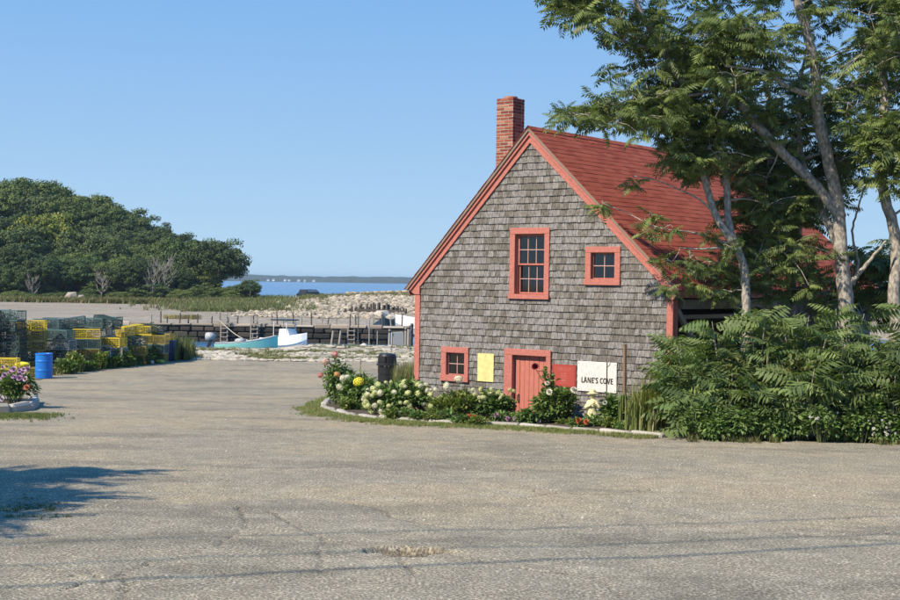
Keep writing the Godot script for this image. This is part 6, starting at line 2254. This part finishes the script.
# ---------------------------------------------------------------- boats
func hull_mesh(L: float, B: float, H: float, rise: float, inner: bool, draft := 0.25) -> ArrayMesh:
	var m := MB.new()
	var ns := 14
	var rows := []
	for i in ns + 1:
		var t := float(i) / ns
		var b := B * 0.5 * (0.86 + 0.14 * sin(minf(t * 2.0, 1.0) * PI * 0.5)) * pow(maxf(1.0 - pow(t, 3.2), 0.0), 0.75)
		b = maxf(b, 0.012)
		var sh := H + rise * t * t
		var keel := -draft + (draft + H * 0.55) * pow(t, 6.0)
		var x := -L * 0.5 + L * t
		if inner:
			var bb := maxf(b - 0.07, 0.005)
			rows.append([Vector3(x, sh, -b), Vector3(x, sh + 0.005, -bb), Vector3(x, keel + 0.22, -bb * 0.8), Vector3(x, keel + 0.22, bb * 0.8), Vector3(x, sh + 0.005, bb), Vector3(x, sh, b)])
		else:
			rows.append([Vector3(x, sh, b), Vector3(x, sh - 0.07, b * 1.03), Vector3(x, lerpf(keel, sh, 0.42), b * 0.9), Vector3(x, keel, 0), Vector3(x, lerpf(keel, sh, 0.42), -b * 0.9), Vector3(x, sh - 0.07, -b * 1.03), Vector3(x, sh, -b)])
	for i in ns:
		for k in rows[0].size() - 1:
			m.quad(rows[i][k], rows[i][k + 1], rows[i + 1][k + 1], rows[i + 1][k])
	var f: Array = rows[0]
	for k in range(1, f.size() - 1): m.tri(f[0], f[k], f[k + 1])
	return m.mesh()

func build_boats() -> void:
	# teal skiff
	var d := 93.0
	var pos := Vector3((247.0 - 450.0) / FOCAL * d, WATER_Y, -d)
	var o := thing("teal_skiff", "teal open skiff with grey outboard motor below the quay", "boat", pos, 0.12)
	o.scale = Vector3(0.86, 0.95, 0.95)
	part("hull", hull_mesh(5.0, 1.8, 0.55, 0.62, false), o, M.boat_teal)
	part("deck", hull_mesh(5.0, 1.8, 0.55, 0.62, true), o, M.boat_grey)
	var m := MB.new()
	for s in [-1, 1]:
		var pts := []
		for i in 11:
			var t := i / 10.0 * 0.97
			var b := 0.9 * (0.86 + 0.14 * sin(minf(t * 2.0, 1.0) * PI * 0.5)) * pow(maxf(1.0 - pow(t, 3.2), 0.0), 0.75)
			pts.append(Vector3(-2.5 + 5.0 * t, 0.56 + 0.62 * t * t, b * s))
		var rr := []
		for p in pts: rr.append(0.04)
		m.tube(pts, rr, 6)
	part("gunwale", m.mesh(), o, M.boat_grey)
	for x in [-1.2, 0.2]:
		m = MB.new()
		m.box(Vector3(x, 0.42, 0), Vector3(0.3, 0.05, 1.5))
		part("thwart", m.mesh(), o, M.boat_white)
	var mo := sub("outboard_motor", o)
	m = MB.new()
	m.stone(Vector3(-2.85, 1.05, 0), Vector3(0.85, 0.62, 0.5), rng(3), Color.WHITE, 0.55)
	part("cowling", m.mesh(), mo, M.boat_grey)
	m = MB.new()
	m.bar(Vector3(-2.75, 0.9, 0), Vector3(-3.15, -0.1, 0), 0.16, 0.26)
	part("leg", m.mesh(), mo, M.boat_dark)
	m = MB.new()
	m.box(Vector3(-2.55, 0.5, 0), Vector3(0.14, 0.4, 0.4))
	part("bracket", m.mesh(), mo, M.boat_dark)
	m = MB.new()
	m.tube([Vector3(-2.5, 1.0, 0.1), Vector3(-2.0, 0.95, 0.2)], [0.03, 0.02], 6)
	part("tiller", m.mesh(), mo, M.boat_dark)
	m = MB.new()
	m.tube([Vector3(0.5, 0.4, 0.5), Vector3(0.52, 1.35, 0.5)], [0.03, 0.03], 6)
	part("rod_holder", m.mesh(), o, M.grey_wood)
	m = MB.new()
	m.stone(Vector3(-0.45, 0.75, 0.1), Vector3(0.9, 0.4, 0.7), rng(5), Color.WHITE, 0.3)
	part("gear_heap", m.mesh(), o, M.boat_grey)
	var q := at(237, 322, 105.4)
	m = MB.new()
	var a := (q - pos) / 0.9
	m.tube(smooth_line([Vector3(0.3, 0.7, -0.5), (Vector3(0.3, 0.7, -0.5) + a) * 0.5 + Vector3(0.2, -0.35, 0), a], 8), [0.03, 0.03, 0.03, 0.03, 0.03, 0.03, 0.03, 0.03, 0.03], 5)
	part("mooring_line", m.mesh(), o, M.rope)
	# white cabin boat
	d = 97.5
	pos = Vector3((287.0 - 450.0) / FOCAL * d, WATER_Y, -d)
	o = thing("white_cabin_boat", "small white motorboat with dark-roofed wheelhouse beside the teal skiff", "boat", pos, -0.62)
	o.scale = Vector3.ONE * 0.86
	part("hull", hull_mesh(4.6, 1.9, 0.85, 0.55, false), o, M.boat_white)
	part("deck", hull_mesh(4.6, 1.9, 0.85, 0.55, true), o, M.boat_grey)
	m = MB.new()
	m.hexa([Vector3(-0.4, 0.7, 0.6), Vector3(1.0, 0.7, 0.55), Vector3(1.0, 0.7, -0.55), Vector3(-0.4, 0.7, -0.6), Vector3(-0.3, 1.65, 0.55), Vector3(0.55, 1.65, 0.5), Vector3(0.55, 1.65, -0.5), Vector3(-0.3, 1.65, -0.55)])
	part("console", m.mesh(), o, M.boat_white)
	for s in [[-0.9, 0.6], [-0.9, -0.6], [0.5, 0.55], [0.5, -0.55]]:
		m = MB.new()
		m.tube([Vector3(s[0], 0.75, s[1]), Vector3(s[0], 2.35, s[1])], [0.035, 0.035], 6)
		part("roof_post", m.mesh(), o, M.boat_white)
	m = MB.new()
	m.cbox(Vector3(-0.2, 2.4, 0), Vector3(1.9, 0.1, 1.5), 0.03)
	part("roof", m.mesh(), o, M.boat_dark)
	m = MB.new()
	m.quad(Vector3(0.53, 1.7, -0.5), Vector3(0.53, 1.7, 0.5), Vector3(0.5, 2.3, 0.5), Vector3(0.5, 2.3, -0.5))
	part("windscreen", m.mesh(), o, M.glass)
	# larger white boat moored past the quay's end
	d = 122.0
	pos = Vector3(-0.6, WATER_Y, -d)
	o = thing("white_lobster_boat", "larger white workboat moored past the quay's end behind the house", "boat", pos, PI)
	part("hull", hull_mesh(8.6, 2.8, 1.25, 0.75, false), o, M.boat_white)
	part("deck", hull_mesh(8.6, 2.8, 1.25, 0.75, true), o, M.boat_grey)
	m = MB.new()
	m.hexa([Vector3(0.2, 1.1, 1.0), Vector3(2.6, 1.3, 0.85), Vector3(2.6, 1.3, -0.85), Vector3(0.2, 1.1, -1.0), Vector3(0.2, 3.0, 0.95), Vector3(1.9, 3.0, 0.8), Vector3(1.9, 3.0, -0.8), Vector3(0.2, 3.0, -0.95)])
	part("wheelhouse", m.mesh(), o, M.boat_white)
	for s in [-1, 1]:
		m = MB.new()
		m.box(Vector3(0.95, 2.45, s * 0.95), Vector3(0.9, 0.5, 0.06))
		part("window", m.mesh(), o, M.boat_dark)
	m = MB.new()
	m.tube([Vector3(0.4, 3.0, 0), Vector3(0.4, 4.4, 0)], [0.04, 0.02], 6)
	part("mast", m.mesh(), o, M.boat_grey)
	# small round mooring float below the quay
	m = MB.new()
	m.lathe(Vector3.ZERO, [Vector2(0, -0.3), Vector2(0.2, -0.24), Vector2(0.33, 0.0), Vector2(0.2, 0.24), Vector2(0.05, 0.3), Vector2(0, 0.34)], 16)
	d = 98.0
	var fo := thing("mooring_float", "round pale mooring float at the foot of the quay wall", "float", Vector3((364.5 - 450.0) / FOCAL * d, WATER_Y + 0.12, -d))
	part("ball", m.mesh(), fo, M.boat_white)
	m = MB.new()
	m.lathe(Vector3(0, 0.32, 0), [Vector2(0.03, 0), Vector2(0.05, 0.05), Vector2(0.03, 0.1), Vector2(0, 0.1)], 10)
	part("ring", m.mesh(), fo, M.iron)

# ---------------------------------------------------------------- banks, grasses, car
func build_shore_stuff() -> void:
	var rg := rng(1300)
	var st := MB.new()
	st.crag(Vector3.ZERO, Vector3.ONE, rng(6))
	var xf := []
	var co := []
	while xf.size() < 2600:
		var d := 59.0 + absf(rg.randfn()) * 5.0
		if d > 78: continue
		var x := rg.randf_range(-13.5, 3.0)
		if noise2.get_noise_2d(x * 6, d * 16) < -0.08: continue
		var s := rg.randf_range(0.06, 0.3)
		xf.append(Transform3D(Basis(Vector3.UP, rg.randf() * TAU).scaled(Vector3(s * rg.randf_range(1, 2.2), s * rg.randf_range(0.25, 0.6), s)), Vector3(x, gy(x, -d) + 0.02, -d)))
		var t := rg.randf_range(0.7, 1.1)
		co.append(Color(0.60 * t, 0.55 * t, 0.46 * t))
	tag(many("shingle_stones", st.mesh(), xf, co, M.rock, self), "band of flat pale stones along the harbour bank", "stones", "", "stuff")
	var places := []
	while places.size() < 2600:
		var d := 59.5 + absf(rg.randfn()) * 3.4
		var x := rg.randf_range(-13, 3)
		if noise2.get_noise_2d(x * 5 + 40, d * 12) < 0.02: continue
		places.append(Vector3(x, gy(x, -d), -d))
	tufts("grass", "patchy salt grass among the pale stones of the bank", places, Vector2(0.06, 0.2), 1.6, [Color(0.20, 0.21, 0.08), Color(0.28, 0.26, 0.13), Color(0.15, 0.17, 0.06)], 76)
	places = []
	for i in 4200:
		var px := rg.randf_range(-60, 235)
		var d := rg.randf_range(158, 168)
		var x := (px - 450.0) / FOCAL * d
		places.append(Vector3(x, gy(x, -d), -d))
	tufts("dry_grass", "tan and green grass along the foot of the wood", places, Vector2(0.35, 0.9), 1.7, [Color(0.24, 0.20, 0.10), Color(0.15, 0.16, 0.06), Color(0.30, 0.24, 0.13), Color(0.12, 0.14, 0.05)], 77)
	places = []
	for i in 4200:
		var px := 232.0 + rg.randfn() * 34.0
		if px > 330: continue
		var d := rg.randf_range(136, 182)
		if px < 225.0 and d > 168: continue
		if noise2.get_noise_2d(px * 2.5, d * 6) < -0.12: continue
		var x := (px - 450.0) / FOCAL * d
		places.append(Vector3(x, gy(x, -d), -d))
	tufts("beach_grass", "pale green beach grass on the bank behind the quay", places, Vector2(0.35, 0.85), 1.4, [Color(0.18, 0.20, 0.08), Color(0.24, 0.23, 0.11), Color(0.14, 0.17, 0.06)], 78)
	places = []
	for i in 900:
		var px := rg.randf_range(300, 420)
		var d := rg.randf_range(166, 180)
		var x := (px - 450.0) / FOCAL * d
		if noise2.get_noise_2d(x * 9, d * 9) < 0.0: continue
		places.append(Vector3(x, gy(x, -d), -d))
	tufts("dune_grass", "tan dune grass on the crest of the rubble bank", places, Vector2(0.3, 0.7), 1.4, [Color(0.27, 0.24, 0.12), Color(0.20, 0.20, 0.09)], 79)
	# parked car beyond the crest
	var d := 192.0
	var x := (310.5 - 450.0) / FOCAL * d
	var o := thing("parked_car", "small dark car parked beyond the crest of the bank", "car", Vector3(x, gy(x, -d), -d), 0.95)
	var m := MB.new()
	m.cbox(Vector3(0, 0.68, 0), Vector3(4.2, 0.62, 1.75), 0.12)
	part("body", m.mesh(), o, M.car_paint)
	m = MB.new()
	m.hexa([Vector3(-1.8, 0.98, 0.78), Vector3(1.2, 0.98, 0.78), Vector3(1.2, 0.98, -0.78), Vector3(-1.8, 0.98, -0.78), Vector3(-1.5, 1.52, 0.66), Vector3(0.5, 1.52, 0.66), Vector3(0.5, 1.52, -0.66), Vector3(-1.5, 1.52, -0.66)])
	part("cabin", m.mesh(), o, M.car_paint)
	for s in [-1, 1]:
		m = MB.new()
		m.hexa([Vector3(-1.55, 1.04, s * 0.775 - 0.02), Vector3(0.95, 1.04, s * 0.775 - 0.02), Vector3(0.95, 1.04, s * 0.775 - 0.05), Vector3(-1.55, 1.04, s * 0.775 - 0.05), Vector3(-1.4, 1.45, s * 0.7), Vector3(0.45, 1.45, s * 0.7), Vector3(0.45, 1.45, s * 0.7 - 0.03), Vector3(-1.4, 1.45, s * 0.7 - 0.03)])
		part("window", m.mesh(), o, M.boat_grey)
		for w in [-1.3, 1.3]:
			m = MB.new()
			m.tube([Vector3(w, 0.33, s * 0.72), Vector3(w, 0.33, s * 0.9)], [0.33, 0.33], 14)
			part("wheel", m.mesh(), o, M.boat_dark)

# ---------------------------------------------------------------- bin, planter, overhead lines
func build_yard_things() -> void:
	var rg := rng(1400)
	var pos := Vector3(-1.93, gy(-1.93, -42.2), -42.2)
	var o := thing("litter_bin", "black round litter bin with domed lid and open hatch", "litter bin", pos, deg_to_rad(-32))
	var m := MB.new()
	m.lathe(Vector3.ZERO, [Vector2(0, 0.01), Vector2(0.27, 0.01), Vector2(0.275, 0.05), Vector2(0.285, 0.26), Vector2(0.272, 0.27), Vector2(0.272, 0.285), Vector2(0.286, 0.295), Vector2(0.29, 0.5), Vector2(0.276, 0.51), Vector2(0.276, 0.525), Vector2(0.291, 0.535), Vector2(0.295, 0.76), Vector2(0.28, 0.77), Vector2(0.28, 0.82)], 30)
	part("drum", m.mesh(), o, M.can)
	m = MB.new()
	m.lathe(Vector3.ZERO, [Vector2(0.28, 0.80), Vector2(0.335, 0.80), Vector2(0.335, 0.845), Vector2(0.30, 0.87), Vector2(0.285, 1.09), Vector2(0.25, 1.15), Vector2(0.14, 1.175), Vector2(0, 1.18)], 30)
	part("lid", m.mesh(), o, M.can)
	m = MB.new()
	m.cbox(Vector3(0, 1.0, 0.285), Vector3(0.27, 0.19, 0.05), 0.01)
	part("hatch", m.mesh(), o, M.can)
	for a in [-0.9, -0.5, 0.35, 0.75]:
		m = MB.new()
		m.box(Vector3(sin(a) * 0.283, 0.795, cos(a) * 0.283), Vector3(0.05, 0.05, 0.02), Color.WHITE, Basis(Vector3.UP, a))
		part("clip", m.mesh(), o, M.can_metal)
	# --- raised planter at the yard's edge
	var kerb := thing("stone_planter", "low rounded stone kerb round the purple flowers at the yard's edge", "planter", Vector3.ZERO)
	var path := []
	for p in [[-120, 413], [-60, 413], [-20, 413], [10, 412.5], [28, 410.5], [35, 406.5], [33, 402]]: path.append(on_ground(p[0], p[1]))
	for i in path.size() - 1:
		m = MB.new()
		var a: Vector3 = path[i]
		var b: Vector3 = path[i + 1]
		var dir := (b - a).normalized()
		m.cbox((a + b) * 0.5 + Vector3(0, 0.06, 0), Vector3(a.distance_to(b) - 0.01, 0.24, 0.2), 0.05, Color.WHITE, Basis(Vector3.UP, atan2(dir.x, dir.z) - PI / 2))
		part("kerb_stone", m.mesh(), kerb, M.kerb[i % 3])
	m = MB.new()
	var cc := on_ground(-20, 404) + Vector3(0, 0.1, 0)
	for i in path.size() - 1: m.tri(path[i] + Vector3(0, 0.1, 0), path[i + 1] + Vector3(0, 0.1, 0), cc)
	m.tri(path[path.size() - 1] + Vector3(0, 0.1, 0), path[0] + Vector3(0, 0.1, 0), cc)
	part("soil", m.mesh(), kerb, M.soil)
	var F := []
	for i in 26:
		F.append([Vector3(rg.randf_range(-0.45, 0.34), rg.randf_range(0.5, 0.80), rg.randf_range(0.0, 0.35)), rg.randf_range(0.045, 0.075), Color(0.52, 0.33, 0.56) if rg.randf() < 0.6 else Color(0.62, 0.46, 0.60), "bloom"])
	F.append([Vector3(0.36, 0.4, 0.3), 0.07, Color(0.70, 0.24, 0.14), "bloom"])
	F.append([Vector3(0.33, 0.58, 0.3), 0.07, Color(0.66, 0.50, 0.62), "bloom"])
	F.append([Vector3(-0.1, 0.16, 0.45), 0.06, Color(0.55, 0.5, 0.62), "bloom"])
	bush("aster_bush", "bush of purple asters in the stone planter at the yard's edge", on_ground(14, 408.5) + Vector3(0, 0.08, 0), Vector3(0.5, 0.36, 0.4), 1100, 0.085, GREENS, 820, F)
	F = []
	for i in 14: F.append([Vector3(rg.randf_range(-0.4, 0.4), rg.randf_range(0.6, 1.0), rg.randf_range(0.0, 0.3)), 0.06, Color(0.75, 0.45, 0.25) if rg.randf() < 0.5 else Color(0.75, 0.6, 0.3), "bloom"])
	bush("aster_bush", "bush with peach blooms behind the purple asters in the planter", on_ground(-8, 405) + Vector3(0, 0.08, 0), Vector3(0.5, 0.42, 0.4), 900, 0.085, GREENS, 821, F)
	var places := []
	for i in 1500:
		var q := on_slope(rg.randf_range(-90, 40) + absf(rg.randfn()) * 14.0, 414.5 + absf(rg.randfn()) * 2.4)
		places.append(Vector3(q.x, gy(q.x, q.y), q.y))
	tufts("grass", "strip of short grass in front of the stone planter", places, Vector2(0.04, 0.09), 1.3, [Color(0.13, 0.17, 0.045), Color(0.18, 0.20, 0.06), Color(0.10, 0.14, 0.035)], 80)
	places = []
	for i in 420:
		var q := on_slope(24 + rg.randfn() * 24.0, 508 + rg.randfn() * 5.0)
		if noise2.get_noise_2d(q.x * 40, q.y * 40) < -0.05: continue
		places.append(Vector3(q.x, gy(q.x, q.y) - 0.004, q.y))
	tufts("grass", "sparse grass growing through the asphalt in the tree's shade", places, Vector2(0.02, 0.05), 1.5, [Color(0.10, 0.13, 0.04), Color(0.13, 0.15, 0.05)], 81)
	# --- overhead cables whose thin shadows cross the yard, and their poles
	var el := deg_to_rad(SUN_HEIGHT)
	var phi := deg_to_rad(SUN_BEHIND)
	var sun := Vector3(-cos(el) * cos(phi), sin(el), cos(el) * sin(phi))
	var ends := [[], []]
	var lines := [[[75, 542], [900, 516], 9.8, 0.016], [[0, 567], [900, 534], 9.0, 0.014], [[0, 587], [900, 545], 8.4, 0.021]]
	for k in 3:
		var l: Array = lines[k]
		var a := on_ground(l[0][0], l[0][1])
		var b := on_ground(l[1][0], l[1][1])
		var h: float = l[2]
		var a2 := a + sun * ((h - a.y) / sun.y)
		var b2 := b + sun * ((h - b.y) / sun.y)
		var dir := (b2 - a2).normalized()
		var p0 := a2 - dir * (a2.x + 24.0) / dir.x
		var p1 := a2 + dir * (20.0 - a2.x) / dir.x
		ends[0].append(p0)
		ends[1].append(p1)
		var pts := []
		var rad := []
		for i in 41:
			var u := i / 40.0
			pts.append(p0.lerp(p1, u) + Vector3(0, 0.5 * pow(2.0 * u - 1.0, 2.0) - 0.05, 0))
			rad.append(l[3])
		m = MB.new()
		m.tube(pts, rad, 6)
		var cb := part("overhead_cable", m.mesh(), self, M.cable)
		tag(cb, ["highest black overhead cable strung between the two utility poles", "middle black overhead cable strung between the two utility poles", "lowest thick black overhead cable strung between the two utility poles"][k], "cable", "overhead cables")
	for k in 2:
		var c: Vector3 = (ends[k][0] + ends[k][2]) * 0.5
		var base := Vector3(c.x, gy(c.x, c.z) - 0.3, c.z)
		o = thing("utility_pole", ["wooden utility pole at the inland end of the cables", "wooden utility pole past the thicket at the cables' other end"][k], "utility pole", base, 0, "utility poles")
		m = MB.new()
		m.tube([Vector3.ZERO, Vector3(0, 5, 0), Vector3(0, 11.8, 0)], [0.17, 0.15, 0.12], 10)
		part("pole", m.mesh(), o, M.post)
		m = MB.new()
		m.bar(ends[k][0] - base + Vector3(0, 0.4, 0.3), ends[k][2] - base + Vector3(0, 1.8, -0.3), 0.1, 0.12)
		part("crossarm", m.mesh(), o, M.post)

func build_gravel() -> void:
	var rg := rng(1500)
	var st := MB.new()
	st.crag(Vector3.ZERO, Vector3.ONE, rng(7))
	var me := st.mesh()
	var xf := []
	var co := []
	for i in 70000:
		var d := 7.0 + 24.0 * pow(rg.randf(), 1.7)
		var x := rg.randf_range(-0.36, 0.36) * d
		var s := rg.randf_range(0.004, 0.012)
		if rg.randf() < 0.008: s = rg.randf_range(0.013, 0.024)
		if noise2.get_noise_2d(x * 12, d * 12) < -0.12 and rg.randf() < 0.75: continue
		var h := gy(x, -d) + 0.030 * noise.get_noise_2d(x * 4, -d * 4) + 0.010 * noise2.get_noise_2d(x * 25, -d * 25)
		if hole_at(x, -d) > 0.02: continue
		xf.append(Transform3D(Basis.from_euler(Vector3(rg.randf() * 6, rg.randf() * 6, 0)).scaled(Vector3(s * 1.3, s * 0.9, s)), Vector3(x, h + s * 0.15, -d)))
		var t := rg.randf_range(0.6, 1.2)
		co.append([Color(0.46, 0.41, 0.33), Color(0.30, 0.27, 0.23), Color(0.55, 0.48, 0.38), Color(0.66, 0.62, 0.55)][rg.randi() % 4] * t)
	for i in 60:
		var q := Vector2(-0.24 + rg.randfn() * 0.11, -10.08 + rg.randfn() * 0.14)
		var s := rg.randf_range(0.008, 0.028)
		var h := gy(q.x, q.y) + 0.030 * noise.get_noise_2d(q.x * 4, q.y * 4) + 0.010 * noise2.get_noise_2d(q.x * 25, q.y * 25) - 0.054 * hole_at(q.x, q.y)
		xf.append(Transform3D(Basis.from_euler(Vector3(rg.randf() * 6, rg.randf() * 6, 0)).scaled(Vector3(s * 1.3, s * 0.8, s)), Vector3(q.x, h + s * 0.2, q.y)))
		co.append(Color(0.30, 0.26, 0.2) * rg.randf_range(0.6, 1.3))
	tag(many("gravel", me, xf, co, M.rock, self), "loose gravel scattered over the worn asphalt", "gravel", "", "stuff")
